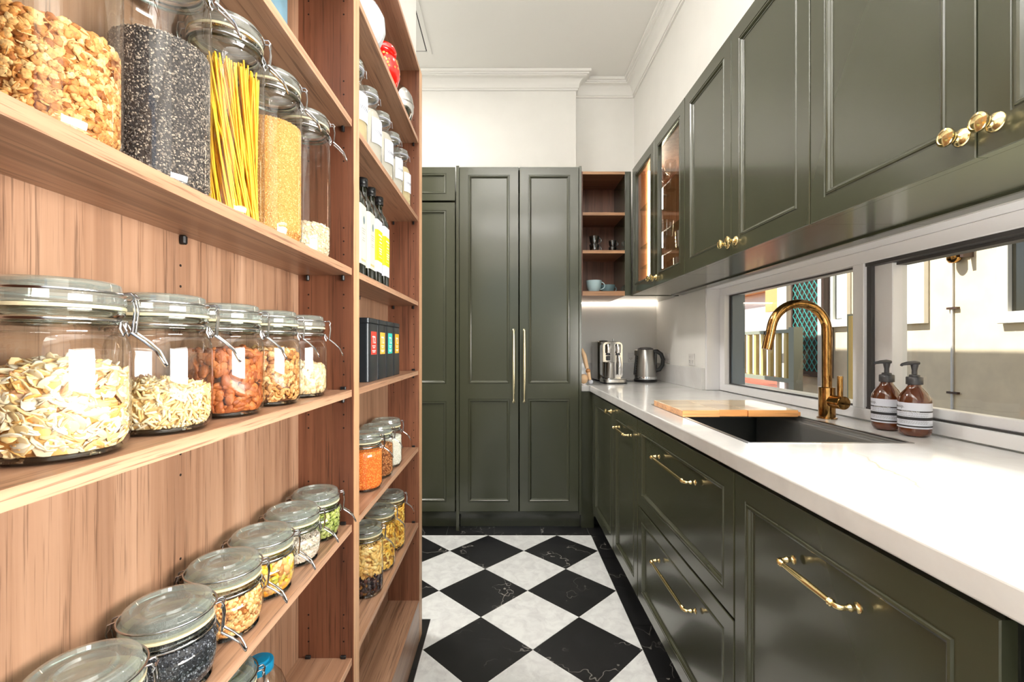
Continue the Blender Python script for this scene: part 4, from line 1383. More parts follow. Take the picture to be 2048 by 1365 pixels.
# ------------------------------------------------------------------ swing-top jars
def jar_profile(h, r, rn, lidh=.020):
    zt = h - lidh - 0.006                    # top of the glass body
    zs = zt - 0.030                          # shoulder begins
    pr = [(r * .80, 0.0012), (r * .90, 0.003), (r * .97, 0.009), (r, 0.018), (r * 1.0, zs - .012)]
    if h < .12:
        pr = [(r * .66, 0.0012), (r * .78, 0.003), (r * .87, 0.008), (r * .94, 0.016), (r * .985, .026), (r, .034), (r * 1.0, zs - .012)]
    for k in range(1, 8):
        a = PI / 2 * k / 7
        pr.append((rn - .002 + (r - rn + .002) * math.cos(a) ** .8, zs - .012 + .022 * math.sin(a)))
    pr += [(rn - .002, zs + .014), (rn + .002, zs + .017), (rn + .002, zt - .004), (rn + .0035, zt - .002), (rn + .0035, zt)]
    return pr, zt, zs

JM = {}
def jar_parts(h, r, rn):
    key = (h, r, rn)
    if key in JM: return JM[key]
    pr, zt, zs = jar_profile(h, r, rn)
    tmp = bpy.data.objects
    body = MB().lathe(pr, 48, cap=False, sq=0.0).build('glass_body', M['jar_glass'], smooth=60)
    foot = MB().lathe([(r * .45, .0006), (r * .80, .0006), (r * .88, .003), (r * .84, .0062), (r * .45, .0050), (r * .44, .002)], 40, cap=False)
    foot.f += [(k, (k + 1) % 40, 200 + (k + 1) % 40, 200 + k)[::-1] for k in range(40)]
    foot.m += [0] * 40
    foot = foot.build('glass_foot', M['neck_glass'], smooth=50, fix=True)
    ring = MB().lathe([(rn - .0005, zt - .014), (rn + .0035, zt - .013), (rn + .0035, zt - .009), (rn + .0015, zt - .007), (rn + .004, zt - .004), (rn + .004, zt), (rn - .0015, zt), (rn - .0025, zt - .012)], 40, cap=False)
    ring.f += [(k, (k + 1) % 40, 280 + (k + 1) % 40, 280 + k)[::-1] for k in range(40)]
    ring.m += [0] * 40
    ring = ring.build('glass_neck', M['neck_glass'], smooth=50, fix=True)
    gas = MB().lathe([(rn - .004, zt + .0006), (rn + .0045, zt + .0004), (rn + .0050, zt + .0020), (rn + .0045, zt + .0036), (rn - .004, zt + .0038)], 40, cap=False).build('rubber_ring', M['gasket'], smooth=60)
    z = zt + .0042
    L = h - z
    lp = [(0.0001, z + .002), (rn - .012, z + .001), (rn - .009, z), (rn + .003, z), (rn + .0048, z + .002), (rn + .0048, z + L * .35), (rn + .002, z + L * .45),
          (rn + .0015, z + L * .7), (rn + .0010, z + L * .9), (rn - .002, h), (rn - .006, h), (rn - .0085, h - .0035), (rn - .016, h - .0042), (rn - .0185, h - .0015), (rn - .0215, h - .0015), (rn - .024, h - .0038), (0.0001, h - .0045)]
    lid = MB().lathe(lp, 48, cap=False).build('glass_lid', M['lid_glass'], smooth=40, fix=True)
    # wire: neck band, bail over the lid edge, clasp loops and lever; local +x is the clasp side
    w = .0012
    mb = MB()
    Rb = rn + .0046
    zb = zt - .0095
    mb.tube([(Rb * math.cos(2 * PI * k / 40), Rb * math.sin(2 * PI * k / 40), zb) for k in range(40)], w, 6, closed=True)
    Rl = rn + .0060
    zl = z + L * .52
    mb.tube([(Rl * math.cos(2 * PI * k / 40), Rl * math.sin(2 * PI * k / 40), zl) for k in range(40)], w, 6, closed=True)
    for s in (-1, 1):
        # hinge side loops
        mb.tube([(-Rl, s * .007, zl), (-Rl - .007, s * .007, zl - .002), (-Rl - .009, s * .007, (zl + zb) / 2), (-Rl - .005, s * .007, zb - .006), (-Rb, s * .007, zb)], w, 6)
        # clasp side: upper hook, link, lower loop
        mb.tube([(Rl - .001, s * .0055, zl), (Rl + .006, s * .0055, zl + .001), (Rl + .0085, s * .0055, zl - .003), (Rl + .0065, s * .0055, zl - .007)], w, 6)
        mb.tube([(Rl + .007, s * .004, zl - .004), (Rl + .0085, s * .004, (zl + zb) / 2 - .003), (Rl + .0065, s * .004, zb - .011)], w * 1.15, 6)
        mb.tube([(Rb, s * .006, zb), (Rb + .004, s * .006, zb - .009), (Rb + .002, s * .006, zb - .0135), (Rb - .001, s * .006, zb - .007), (Rb, s * .006, zb)], w, 6)
    mb.tube([(-Rl - .009, -.007, (zl + zb) / 2), (-Rl - .009, .007, (zl + zb) / 2)], w, 6)
    mb.tube([(Rl + .0085, -.0055, zl - .003), (Rl + .0085, .0055, zl - .003)], w, 6)
    mb.tube([(Rl + .0065, -.006, zb - .011), (Rl + .0065, .006, zb - .011)], w, 6)
    band = mb.build('wire_clasp', M['wire'], smooth=60)
    mb = MB()
    p0 = Vector((Rl + .0065, 0, zb - .011))
    out = [(p0.x, .0065, p0.z), (p0.x + .010, .0066, p0.z - .008), (p0.x + .019, .0056, p0.z - .017), (p0.x + .024, .0040, p0.z - .028), (p0.x + .0255, .0022, p0.z - .0315)]
    mb.tube(out + [(x, -y, z_) for x, y, z_ in reversed(out)], w * 1.25, 6)
    lever = mb.build('lever', M['wire'], smooth=60)
    lever.parent = band
    ob = [body, foot, ring, gas, lid, band]
    JM[key] = ob
    return ob

JUSED = set()
def swing_jar(x, y, z, size, ang, label, group, filling=None, name='glass_jar'):
    h, r, rn = size
    t = empty(name, (x, y, z + .0004), math.radians(ang), label, 'jar', group)
    ob = jar_parts(*size)
    if size in JUSED:
        for o in ob: copy_tree(o, t)
    else:
        JUSED.add(size)
        for o in ob: o.parent = t
    if filling: filling(t)
    return t

TALL = (0.288, 0.0505, 0.0435)
ONE = (0.157, 0.052, 0.0435)
SQ = (0.098, 0.050, 0.0425)
MID = (0.192, 0.050, 0.0425)
RIN = -0.0022
FL = 0.0068
def F_(R, fill, specs, core, dome=.006, seed=1, name='filling', squat=0.0):
    def rf(z, r=R, s=squat):
        if s: return 1.0 if z > .032 else (0.76 + 0.24 * math.sqrt(max(0, 1 - ((.032 - z) / .030) ** 2)))
        return 1.0 if z > .016 else (0.86 + 0.14 * max(0, (z - .003)) / .013)
    return lambda t: fill_mesh(name, t, R + RIN, FL, FL + fill, specs, core, dome, seed, rf)

def spaghetti(t):
    rng = random.Random(3)
    mb = MB()
    R = .0455
    for k in range(230):
        a = rng.uniform(0, 2 * PI); q = R * (rng.uniform(0.0, 1) ** .35) * .98
        a2 = a - abs(rng.gauss(0.85, .22)); q2 = min(.0425, R * (rng.uniform(.4, 1) ** .5) * .93)
        L = rng.uniform(.205, .222)
        if rng.random() < .08: L *= .72
        q = min(q, .0415)
        x0, y0, x1, y1 = q * math.cos(a), q * math.sin(a), q2 * math.cos(a2), q2 * math.sin(a2)
        mb.tube([(x0, y0, FL + .002), ((x0 + x1) * .52, (y0 + y1) * .52, FL + L / 2), (x1, y1, FL + L)], .00125, 5)
    o = mb.build('spaghetti', P['spag'], t, smooth=60)
    o['kind'] = 'stuff'

CA = 22
gu, gm, gl_ = 'tall jars on the upper shelf of the near bay', 'one-litre jars on the middle shelf of the near bay', 'squat jars on the lower shelf of the near bay'
Z = 1.349
swing_jar(-.405, .405, Z, TALL, CA, 'tall clip-top jar part filled with golden toasted oat clusters', gu, F_(.0505, .088, [('chunk', .0058, 1500, P['granola'], 0, 1), ('slice', .0070, 900, P['granola'], 0, 1)], P['granola_core'], .010, 1, 'oat_clusters'))
swing_jar(-.405, .536, Z, TALL, CA, 'tall clip-top jar of speckled grey chia seeds', gu, F_(.0505, .164, [('grain', .0014, 14000, P['chia'], 0, 1)], P['chia_core'], .004, 2, 'chia_seeds'))
swing_jar(-.405, .660, Z, TALL, CA, 'tall clip-top jar of yellow spaghetti', gu, spaghetti)
swing_jar(-.405, .785, Z, TALL, CA, 'tall clip-top jar of fine orange millet', gu, F_(.0505, .194, [('grain', .0014, 11000, P['millet'], 0, 1)], P['millet_core'], .003, 3, 'millet'))
swing_jar(-.405, .915, Z, TALL, CA, 'tall clip-top jar with a low layer of pale rolled oats', gu, F_(.0505, .058, [('slice', .0036, 1500, P['oats'], 0, 1)], P['oats_core'], .004, 4, 'rolled_oats'))
Z = 1.076
swing_jar(-.405, .412, Z, ONE, CA, 'clip-top jar of cream sliced almonds, nearest and largest on the middle shelf', gm, F_(.052, .064, [('slice', .0092, 1150, P['slice'], 0, 1)], P['slice_core'], .014, 5, 'sliced_almonds'))
swing_jar(-.405, .535, Z, ONE, CA, 'clip-top jar with a low heap of pale slivered almonds', gm, F_(.052, .040, [('sliver', .0080, 1300, P['sliver'], 0, 1)], P['sliver_core'], .012, 6, 'slivered_almonds'))
swing_jar(-.405, .655, Z, ONE, CA, 'clip-top jar of whole brown almonds', gm, F_(.052, .078, [('nut', .0105, 620, P['almond'], 0, 1)], P['almond_core'], .008, 7, 'whole_almonds'))
swing_jar(-.405, .775, Z, ONE, CA, 'clip-top jar of walnut pieces', gm, F_(.052, .080, [('chunk', .0080, 520, P['walnut'], .4, 1), ('curl', .0085, 380, P['walnut'], 0, .5)], P['walnut_core'], .008, 8, 'walnut_pieces'))
swing_jar(-.405, .893, Z, ONE, CA, 'clip-top jar of pale cashews at the far end of the middle shelf', gm, F_(.052, .048, [('bean', .0082, 620, P['cashew'], 0, 1)], P['cashew_core'], .012, 9, 'cashews'))
Z = 0.773
for y, lab, fill in (
    (.432, 'squat clip-top jar cut by the bottom of the picture, nearest the viewer', F_(.050, .030, [('slice', .004, 700, P['oats'], 0, 1)], P['oats_core'], .004, 10, 'rolled_oats', 1)),
    (.541, 'squat clip-top jar of black seeds', F_(.050, .052, [('grain', .0014, 5200, P['black'], 0, 1)], P['black_core'], .004, 11, 'black_seeds', 1)),
    (.648, 'squat clip-top jar of golden muesli crumbs', F_(.050, .050, [('chunk', .0042, 1900, P['musli'], 0, 1)], P['granola_core'], .006, 12, 'muesli', 1)),
    (.7485, 'squat clip-top jar of mixed nuts and yellow dried fruit', F_(.050, .046, [('chunk', .0078, 260, P['fruit'], 0, 1), ('nut', .009, 260, P['nutmix'], 0, 1)], P['walnut_core'], .006, 13, 'nut_mix', 1)),
    (.856, 'squat clip-top jar of pale puffed grain', F_(.050, .034, [('grain', .0030, 1300, P['pale'], 0, 1)], P['pale_core'], .004, 14, 'puffed_grain', 1)),
    (.9605, 'squat clip-top jar of green pumpkin seeds at the far end of its shelf', F_(.050, .050, [('seed', .0062, 1000, P['pepita'], 0, 1)], P['pepita_core'], .005, 15, 'pumpkin_seeds', 1))):
    swing_jar(-.400, y, Z, SQ, CA, lab, gl_, fill, 'squat_jar')
Z = 0.473
swing_jar(-.400, .640, Z, (0.245, 0.046, 0.040), CA, 'tall jar of green seeds low behind the bottle with the blue collar', None, F_(.046, .205, [('seed', .0066, 900, P['pepita'], 0.5, 1)], P['pepita_core'], .005, 16, 'pumpkin_seeds'))
bt = empty('glass_bottle', (-.400, .740, Z + .0004), 0, 'clear round glass bottle with a blue plastic collar on the bottom shelf', 'bottle')
MB().lathe([(.0001, .001), (.030, .001), (.040, .006), (.043, .02), (.0435, .11), (.042, .135), (.034, .158), (.022, .174), (.017, .180), (.017, .186)], 40, cap=False).build('glass_body', M['jar_glass'], bt, smooth=60)
MB().lathe([(.0205, .174), (.0215, .176), (.0215, .187), (.0205, .189), (.0150, .189), (.0145, .193), (.0001, .194)], 32, cap=False).build('blue_collar', M['blue_cap'], bt, smooth=40)
MB().lathe([(.0001, .0025), (.039, .0035), (.0415, .02), (.042, .075), (.0001, .075)], 36, cap=False).build('contents', P['pale_core'], bt, smooth=50)

# far bay
Z = 0.773
ge = 'one-litre jars in the far bay'
swing_jar(-.400, 1.285, Z, ONE, CA, 'clip-top jar of bright orange lentils', ge, F_(.052, .100, [('grain', .0019, 5200, P['lentil'], 0, 1)], P['lentil_core'], .004, 21, 'orange_lentils'))
swing_jar(-.400, 1.408, Z, ONE, CA, 'clip-top jar of brown groats between the lentils and the rice', ge, F_(.052, .090, [('grain', .0024, 3200, P['buck'], 0, 1)], P['buck_core'], .004, 22, 'brown_groats'))
swing_jar(-.400, 1.528, Z, ONE, CA, 'clip-top jar of white rice in the far bay', ge, F_(.052, .092, [('grain', .0022, 3600, P['rice'], 0, 1)], P['rice_core'], .004, 23, 'white_rice'))
Z = 0.473
gp = 'pasta jars low in the far bay'
swing_jar(-.400, 1.300, Z, MID, CA, 'clip-top jar of pasta shells above a dark refracted layer', gp, F_(.050, .128, [('shellp', .0105, 420, P['pasta'], .40, 1), ('chunk', .0085, 260, P['dark_refraction'], 0, .42)], P['pasta_core'], .006, 24, 'pasta_shells'))
swing_jar(-.400, 1.445, Z, MID, CA, 'clip-top jar of yellow bow-tie pasta', gp, F_(.050, .132, [('bow', .0110, 620, P['pastay'], 0, 1)], P['pasta_core'], .006, 25, 'bow_tie_pasta'))
swing_jar(-.400, 1.588, Z, MID, CA, 'clip-top jar of yellow pasta tubes at the far end of its shelf', gp, F_(.050, .135, [('penne', .0120, 520, P['pastay'], 0, 1)], P['pasta_core'], .006, 26, 'pasta_tubes'))

# flour bottles ------------------------------------------------------
Z = 1.687 - .004
Z = 1.683
def flour_jar(y, fill, mat, label, seed):
    t = empty('flour_jar', (-.403, y, Z + .0004), math.radians(CA), label, 'jar', 'labelled flour jars high in the far bay')
    pr = [(.0001, .001), (.036, .001), (.042, .006), (.0445, .016), (.0445, .125), (.043, .142), (.038, .158), (.032, .170), (.0295, .178), (.0295, .186), (.0325, .190), (.0325, .205)]
    MB().lathe(pr, 40, cap=False).build('glass_body', M['jar_glass'], t, smooth=60)
    z = .2055
    MB().lathe([(.031, z), (.0365, z + .001), (.0365, z + .003), (.031, z + .0038)], 36, cap=False).build('rubber_ring', M['label_white'], t, smooth=60)
    MB().lathe([(.0001, z + .005), (.030, z + .0042), (.0365, z + .0042), (.0365, z + .010), (.034, z + .013), (.0335, z + .021), (.028, z + .0245), (.016, z + .022), (.0001, z + .0215)], 36, cap=False).build('glass_lid', M['lid_glass'], t, smooth=40, fix=True)
    rs = [r * .955 for r, zz in pr]
    fp = [(.0001, .004), (.034, .004), (.040, .010), (.0423, .018)]
    zt = .006 + fill
    def rad(zq):
        for (ra, za), (rb, zb2) in zip(pr, pr[1:]):
            if za <= zq <= zb2: return ra + (rb - ra) * (zq - za) / (zb2 - za) - .002
        return .0423
    q = .03
    while q < zt:
        fp.append((rad(q), q)); q += .008
    fp += [(rad(zt), zt), (rad(zt) * .5, zt + .004), (.0001, zt + .003)]
    MB().lathe(fp, 36, cap=False).build('flour', mat, t, smooth=60)
    R = .0452
    a0, a1 = math.radians(-52 - CA), math.radians(14 - CA)
    n = 14
    vs, fs = [], []
    for k in range(n + 1):
        a = a0 + (a1 - a0) * k / n
        vs += [(R * math.cos(a), R * math.sin(a), .066), (R * math.cos(a), R * math.sin(a), .138)]
    fs = [(2 * k, 2 * k + 2, 2 * k + 3, 2 * k + 1) for k in range(n)]
    lab = MB().add(vs, fs).build('paper_label', M['label_white'], t, smooth=60)
    rnd = random.Random(seed)
    am = (a0 + a1) / 2
    pts = []
    for k in range(26):
        a = am - .35 + .7 * k / 25
        pts.append(((R + .0006) * math.cos(a), (R + .0006) * math.sin(a), .100 + .006 * math.sin(k * 1.3 + seed) * rnd.uniform(.4, 1)))
    MB().tube(pts, .0004, 4).build('handwriting', M['ink_grey'], lab)
    g = MB()
    Rb = .0345
    g.tube([(Rb * math.cos(2 * PI * k / 32), Rb * math.sin(2 * PI * k / 32), .196) for k in range(32)], .0011, 6, closed=True)
    g.tube([(Rb, 0, .196), (Rb + .008, 0, .192), (Rb + .006, 0, .212), (Rb, 0, .214)], .0011, 6)
    g.build('wire_clasp', M['wire'], t, smooth=60)
for i, (y, f, m, lab) in enumerate(((1.180, .105, 'flour2', 'labelled glass jar part filled with cream flour, nearest of its row'), (1.315, .160, 'flour', 'labelled glass jar filled to the shoulder with white flour'),
                                    (1.452, .158, 'flour', 'labelled jar of white flour in the middle of the flour row'), (1.588, .125, 'flour', 'labelled jar of white flour with an empty neck, next to last of its row'),
                                    (1.722, .155, 'flour2', 'labelled jar of creamy yellow flour, last of its row'))):
    flour_jar(y, f, P[m], lab, i)

# oil bottles ------------------------------------------------------
def oil_bottle(y, kind, label):
    t = empty('oil_bottle', (-.395, y, 1.3494), 0, label, 'bottle', 'dark oil bottles in the far bay')
    s = .0275
    sec = []
    zz = [(0, .92), (.004, 1), (.205, 1), (.222, .86), (.232, .62), (.240, .46), (.250, .42), (.262, .42)]
    vs, fs = [], []
    n = 0
    for z, k in zz:
        r = min(.008, s * k * .9) if z < .22 else s * k * .95
        pts = rr(-s * k, s * k, -s * k, s * k, max(.001, r))
        n = len(pts)
        vs += [(x, yy, z) for x, yy in pts]
    for i in range(len(zz) - 1):
        fs += [(i * n + k, i * n + (k + 1) % n, (i + 1) * n + (k + 1) % n, (i + 1) * n + k) for k in range(n)]
    fs += [tuple(reversed(range(n))), tuple(range((len(zz) - 1) * n, len(zz) * n))]
    MB().add(vs, fs).build('bottle_body', M['oil_glass'], t, smooth=45)
    MB().lathe([(.0145, .2625), (.0150, .264), (.0150, .270), (.0142, .271), (.0150, .272), (.0150, .286), (.0135, .288), (.0001, .288)], 28, cap=False).build('screw_cap', M['black_plastic'], t, smooth=40)
    # wrap-round label on the aisle side and the near side
    e = s + .0004
    def wrap(z0, z1, mat, nm, ee=e, par=t):
        g = MB()
        q = [(-s + .004, -ee), (s - .007, -ee), (ee - .0025, -ee + .0025), (ee, -s + .007), (ee, s - .004)]
        v = []
        for x, yy in q: v += [(x, yy, z0), (x, yy, z1)]
        g.add(v, [(2 * k, 2 * k + 2, 2 * k + 3, 2 * k + 1) for k in range(len(q) - 1)])
        return g.build(nm, mat, par)
    if kind == 'cream':
        lab = wrap(.036, .190, M['label_cream'], 'paper_label')
        g = MB().ball((e + .0006, .004, .152), .001, 12, 8, (.5, 7, 11)).build('tree_emblem', M['ink_blue'], lab)
        g = MB()
        for z, a, b in ((.128, -.012, .016), (.122, -.008, .014), (.116, -.010, .012), (.104, -.006, .010), (.098, -.010, .012)):
            g.box(e + .0002, e + .0005, a, b, z, z + .0012)
        g.build('fine_print', M['ink_grey'], lab)
        g = MB()
        for k in range(5): g.box(e + .0002, e + .0005, -.016 + k * .007, -.012 + k * .007, .044, .050)
        for k in range(5): g.box(-.016 + k * .007, -.012 + k * .007, -e - .0005, -e - .0002, .044, .050)
        g.build('gold_blocks', M['tan'], lab)
    else:
        lab = wrap(.040, .192, M['label_white'], 'paper_label')
        wrap(.072, .162, M['lime'], 'lime_band', e + .0003, lab)
        g = MB()
        for z, a, b, tk in ((.146, -.017, .018, .0040), (.137, -.006, .014, .0030), (.127, -.008, .016, .0030), (.118, -.016, .018, .001), (.108, -.012, .018, .0032), (.101, -.010, .016, .0032), (.094, -.008, .014, .0028), (.084, -.016, .018, .001)):
            g.box(e + .0006, e + .0009, a, b, z, z + tk)
        g.build('white_print', M['ink_white'], lab)
    return t
oil_bottle(1.178, 'cream', 'dark oil bottle mostly hidden behind the upright board, nearest of the row')
oil_bottle(1.258, 'cream', 'dark oil bottle with a cream label and small tree emblem')
oil_bottle(1.335, 'lime', 'dark oil bottle with a lime green label, beside the cream-labelled one')
oil_bottle(1.418, 'lime', 'dark oil bottle with a lime green label, last of the row')

# tea tins -----------------------------------------------------------
for i, (m, nm) in enumerate((('red_label', 'red'), ('orange_label', 'pale orange'), ('teal_label', 'turquoise'), ('amber_label', 'amber yellow'))):
    y = 1.274 + i * .0905
    t = empty('tea_tin', (-.4115, y, 1.0764), 0, 'tall black tea tin with a small %s label' % nm, 'tin', 'black tea tins in the far bay')
    sx, sy = .0435, .0445
    MB().prism(rr(-sx, sx, -sy, sy, .010, 6), 0, .160).build('tin_body', M['tin'], t, smooth=50, bevel=.0008)
    MB().prism(rr(-sx - .0006, sx + .0006, -sy - .0001, sy + .0001, .010, 6), .1606, .175).build('lid', M['tin'], t, smooth=50, bevel=.0015, seg=2)
    lab = MB().box(sx + .0001, sx + .0005, -.026, .026, .074, .138).build('paper_label', M[m], t)
    M4 = Matrix(((0, 0, 1, sx + .0008), (1, 0, 0, 0), (0, 1, 0, .1145), (0, 0, 0, 1)))
    text_mesh('lettering', 'T2', .028, M['ink_white'], lab, M4, bold=.0006)
    g = MB()
    for z, w_ in ((.097, .016), (.092, .010), (.084, .017), (.080, .012)): g.box(sx + .0006, sx + .0008, -w_, w_, z, z + .0022)
    g.build('fine_print', M['ink_white'], lab)

# top shelf ornaments ---------------------------------------------------
Z = 1.994
t = empty('white_vase', (-.398, 1.255, Z + .0004), 0, 'round bluish white glazed vase on the top shelf of the far bay', 'vase')
MB().lathe([(.0001, .0), (.030, .0), (.034, .004), (.055, .022), (.066, .052), (.0645, .085), (.050, .114), (.028, .130), (.024, .140), (.028, .150), (.025, .150), (.021, .140), (.0001, .12)], 44, cap=False).build('vase_body', M['white_glaze'], t, smooth=60)
t = empty('red_jar', (-.400, 1.478, Z + .0004), 0, 'glossy red porcelain jar with yellow blossom pattern', 'jar')
b = MB().lathe([(.0001, 0), (.028, 0), (.031, .004), (.046, .022), (.056, .050), (.0575, .075), (.052, .100), (.040, .115), (.036, .118), (.044, .122), (.047, .132), (.043, .146), (.028, .156), (.0001, .160)], 44, cap=False).build('jar_body', M['red_glaze'], t, smooth=60)
rs = random.Random(5)
g = MB()
for k in range(46):
    a = rs.uniform(-2.2, 1.3); z = rs.uniform(.055, .108)
    r = .0580 - max(0, z - .075) * .24 - max(0, .06 - z) * .12
    c = Vector((r * math.cos(a), r * math.sin(a), z))
    n = Vector((math.cos(a), math.sin(a), .25 if z > .08 else 0)).normalized()
    u = n.orthogonal().normalized(); v = n.cross(u)
    for q in range(5):
        b2 = 2 * PI * q / 5
        cc = c + (u * math.cos(b2) + v * math.sin(b2)) * .0024 + n * .0003
        g.add([cc + (u * math.cos(2 * PI * j / 5) + v * math.sin(2 * PI * j / 5)) * .0017 for j in range(5)], [(0, 1, 2, 3, 4)])
g.build('blossom_pattern', M['gold_paint'], b)
t = empty('steel_bowl', (-.398, 1.690, Z + .0004), 0, 'round polished steel pot at the far end of the top shelf', 'pot')
MB().lathe([(.0001, 0), (.026, 0), (.030, .003), (.046, .020), (.056, .048), (.0575, .075), (.053, .104), (.040, .128), (.022, .142), (.0001, .147)], 44, cap=False).build('pot_body', M['chrome'], t, smooth=60)
MB().lathe([(.0575, .070), (.0585, .073), (.0575, .076)], 44, cap=False).build('seam', M['steel'], t, smooth=60)

# picture book on the upper shelf of the near bay
t = empty('picture_book', (-.4635, .820, 1.6834), 0, 'blue covered book with red detail standing on the upper shelf, cut by the top edge', 'book')
MB().box(0, .002, -.124, .124, 0, .28).build('cover', M['ink_blue'], t, bevel=.0006)
MB().box(.0022, .0098, -.122, .122, .002, .278).build('pages', M['label_white'], t)
MB().box(.010, .012, -.124, .124, 0, .28).build('cover', plain('sky_blue_cover', (150, 196, 220), .4, var=.25), t, bevel=.0006)
g = MB()
rs = random.Random(9)
for k in range(14):
    a = rs.uniform(.085, .118); z = rs.uniform(.03, .07)
    g.ball((.0122, a, z), .001, 6, 4, (.3, 3.2 * rs.random() + 1.2, 4 * rs.random() + 1.5))
g.build('red_print', M['red_label'], t)
# ------------------------------------------------------------------ outside the window
GZ = -0.45
tag(MB().box(1.6, 30, -20, 45, GZ - .1, GZ).build('ground', M['ground']), kind='structure')
tag(MB().box(-12, 1.6, -20, -2.7, GZ - .1, GZ).build('ground', M['ground']), kind='structure')
# our own roof and eave: their shadow falls across the lower part of the neighbour's wall
tag(MB().box(-3.5, 1.60, -3.2, 5.95, 3.50, 3.60).box(1.55, 1.62, -3.2, 5.95, 3.42, 3.615).build('roof', M['roof']), kind='structure')
NX = 3.5
def npx(x, y, X=NX):
    Y = X * 910 / (x - 1010.5)
    return Y, H - (y - 692) / 910 * Y
nb = empty('neighbouring_house', (0, 0, 0), 0, 'cream rendered house wall with white windows across the side path', 'house')
ys = [-6, npx(2000, 0)[0]]
wins = [(npx(1858, 0)[0], npx(1791, 0)[0] + .25, 1.36, 2.6), (1.6, npx(2005, 0)[0], 1.33, 2.6), (npx(1702, 0)[0], npx(1664, 0)[0], 1.37, 2.35)]
MB().box(NX, NX + .25, -6, 5.62, GZ, 4.2).build('rendered_wall', M['render'], nb)
MB().box(NX - .55, NX + .3, -6, 3.35, 4.2, 4.3).build('eave', M['ext_white'], nb)
for i, (y0, y1, z0, z1) in enumerate(wins):
    f = MB().box(NX - .045, NX - .001, y0, y0 + .07, z0, z1).box(NX - .045, NX - .001, y1 - .07, y1, z0, z1).box(NX - .045, NX - .001, y0 + .07, y1 - .07, z0, z0 + .08).box(NX - .045, NX - .001, y0 + .07, y1 - .07, z1 - .07, z1)
    f = f.build('window', M['ext_white'], nb, bevel=.004)
    if i == 0:
        MB().box(NX - .012, NX - .002, y0 + .07, y1 - .07, z0 + .08, z1 - .07).build('curtain', M['curtain'], f)
        g = MB()
        for k in range(5):
            yy = y1 - .07 - .015 - k * .052
            g.box(NX - .0135, NX - .0125, yy - .052, yy, z1 - .07 - 1.0 + .09 * k + .45, z1 - .07)
        g.build('valance', M['fence'], f)
    else:
        MB().box(NX - .012, NX - .002, y0 + .07, y1 - .07, z0 + .08, z1 - .07).build('dark_pane', M['dark_win'], f)
        for k in (1,):
            MB().box(NX - .0135, NX - .0125, (y0 + y1) / 2 - .05 - (.2 if i == 1 else 0), (y0 + y1) / 2 + .05 - (.2 if i == 1 else 0), z0 + .09, z1 - .08).build('curtain', M['tan'] if i == 1 else M['curtain'], f)
# cable down the wall with two clips, lamp above it
Yc = npx(1907, 0)[0]
cbl = empty('wall_conduit', (NX - .012, Yc, 0), 0, 'thin white pipe with dark clips running down the cream wall', 'pipe')
MB().tube([(0, 0, 1.93), (0, 0, .2)], .0085, 8).build('pipe', M['pipe'], cbl, smooth=60)
for z in (H - (617 - 692) / 910 * Yc, H - (786 - 692) / 910 * Yc):
    MB().box(-.012, .011, -.05, .035, z - .008, z + .008).build('clip', M['screen'], cbl)
wl = empty('wall_lamp', (NX, npx(1921, 0)[0], 1.86), 0, 'small white and bronze outdoor lamp high on the cream wall', 'lamp')
MB().box(-.05, -.001, -.07, .06, .02, .16).build('housing', M['ext_white'], wl, bevel=.01)
MB().lathe([(.0001, -.05), (.03, -.045), (.045, -.02), (.045, .019)], 16, (-.05, 0, 0), cap=False).build('shade', M['brass_aged'], wl, smooth=50)
MB().box(-.08, -.001, -.10, -.075, -.02, .15).build('bracket', M['screen'], wl)

# entrance porch: screen door, white posts, timber wall panels
DXX = NX - .06
dr = empty('screen_door', (0, 0, 0), 0, 'brown framed door with a turquoise diamond security grille', 'door')
ya, yb = npx(1656, 0, DXX)[0], npx(1590, 0, DXX)[0]
zb_, zt_ = 0.83, 2.25
MB().box(DXX - .03, DXX + .055, ya, yb, zb_, zt_).build('door_leaf', M['screen'], dr)
g = MB().box(DXX - .05, DXX - .031, ya, ya + .03, zb_, zt_).box(DXX - .05, DXX - .031, yb - .03, yb, zb_, zt_).box(DXX - .05, DXX - .031, ya + .03, yb - .03, zb_, zb_ + .06)
g.build('frame', M['screen'], dr)
g = MB()
n = 6
sx = (yb - ya - .06) / n
yq = ya + .03
zz = zb_ + .06
sz = .105
while zz < zt_ - sz:
    for k in range(n):
        a = yq + k * sx
        for (p, q) in (((a, zz), (a + sx / 2, zz + sz / 2)), ((a + sx / 2, zz + sz / 2), (a + sx, zz)), ((a, zz + sz), (a + sx / 2, zz + sz / 2)), ((a + sx / 2, zz + sz / 2), (a + sx, zz + sz))):
            g.tube([(DXX - .042, p[0], p[1]), (DXX - .042, q[0], q[1])], .0042, 4, caps=False)
    zz += sz
g.build('grille', M['mesh_teal'], dr)['kind'] = 'stuff'
pc = empty('porch', (0, 0, 0), 0, 'white and tan weatherboard porch around the screen door', 'porch')
MB().box(NX - .10, NX - .001, npx(1590, 0)[0] + .01, npx(1575, 0)[0] + .05, GZ, 2.6).build('post', M['ext_white'], pc)
MB().box(NX - .12, NX - .001, npx(1664, 0)[0], npx(1657, 0)[0], GZ, 2.6).build('post', M['ext_white'], pc)
y0, y1 = npx(1575, 0)[0] + .06, npx(1538, 0)[0]
MB().box(NX - .05, NX - .002, y0, y1, 1.62, 2.6).build('tan_panel', M['tan'], pc)
MB().box(4.8, 5.0, 5.62, 12.0, GZ, 2.16).build('white_wall', M['ext_white'], pc)
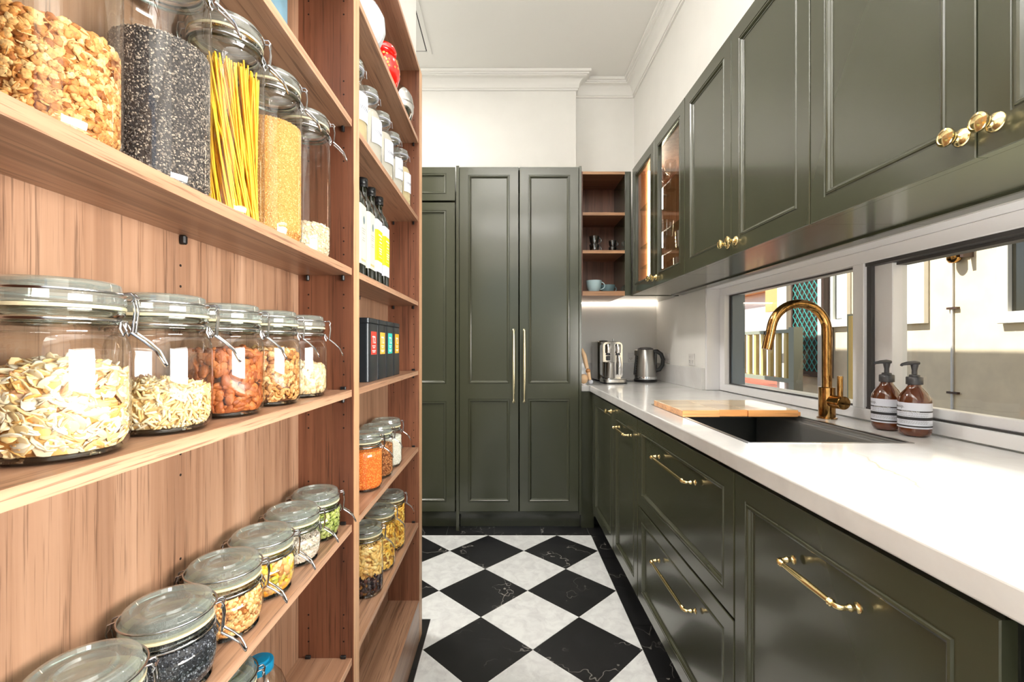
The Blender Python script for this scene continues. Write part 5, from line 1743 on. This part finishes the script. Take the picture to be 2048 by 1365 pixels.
MB().box(4.6, 5.2, 5.62, 12.0, 2.161, 2.30).build('fascia', M['tan'], pc)
# deck and steps
dk = empty('deck', (0, 0, 0), 0, 'red timber deck and step in front of the screen door', 'deck')
x = 3.40
while x < 4.75:
    MB().box(x, x + .135, 5.72, 11.0, .615, .64).build('plank', M['deck'], dk)
    x += .14
for x in (3.24,):
    MB().box(x, x + .13, 4.35, 8.0, .615, .64).build('plank', M['deck'], dk)
for y in (4.35, 4.96, 5.57, 6.18, 6.79, 7.40):
    MB().box(3.214, 3.236, y, y + .60, .42, .64).build('fascia_plank', M['deck'], dk)
MB().box(2.70, 3.07, 4.2, 5.6, .36, .40).build('step', M['deck'], dk)
# railing
rl = empty('porch_railing', (0, 0, 0), 0, 'grey green railing with pale yellow balusters beside the screen door', 'railing')
RX = 3.16
ra, rb = npx(1586, 0, RX)[0], npx(1455, 0, RX)[0]
zt2 = H + 30 / 910 * npx(1530, 0, RX)[0]
zb2 = H - 68 / 910 * npx(1530, 0, RX)[0]
MB().box(RX - .03, RX + .03, ra, rb, zt2 - .04, zt2).build('top_rail', M['fence'], rl)
MB().box(RX - .025, RX + .025, ra, rb, zb2, zb2 + .05).build('bottom_rail', M['fence'], rl)
MB().box(RX - .05, RX + .05, ra - .09, ra, GZ, zt2 + .02).build('newel_post', M['fence'], rl)
k = 0
y = ra + .08
while y < rb:
    MB().box(RX - .022, RX + .012, y, y + .05, zb2 + .05, zt2 - .04).build('baluster', M['fence_y'], rl)
    MB().box(RX + .0125, RX + .022, y, y + .05, zb2 + .05, zt2 - .04).build('baluster_face', M['fence'], rl)
    y += .155
gp2 = empty('gate_post', (0, 0, 0), 0, 'tall grey green and yellow post close to the window frame', 'post')
PX = 2.4
pa, pb = npx(1706, 0, PX)[0], npx(1694, 0, PX)[0]
MB().box(PX, PX + .06, pa, pb, GZ, H + 64 / 910 * pa).build('post', M['fence'], gp2)
MB().box(PX - .012, PX - .0005, pa, pa + (pb - pa) * .5, GZ, H + 60 / 910 * pa).build('yellow_face', M['fence_y'], gp2)
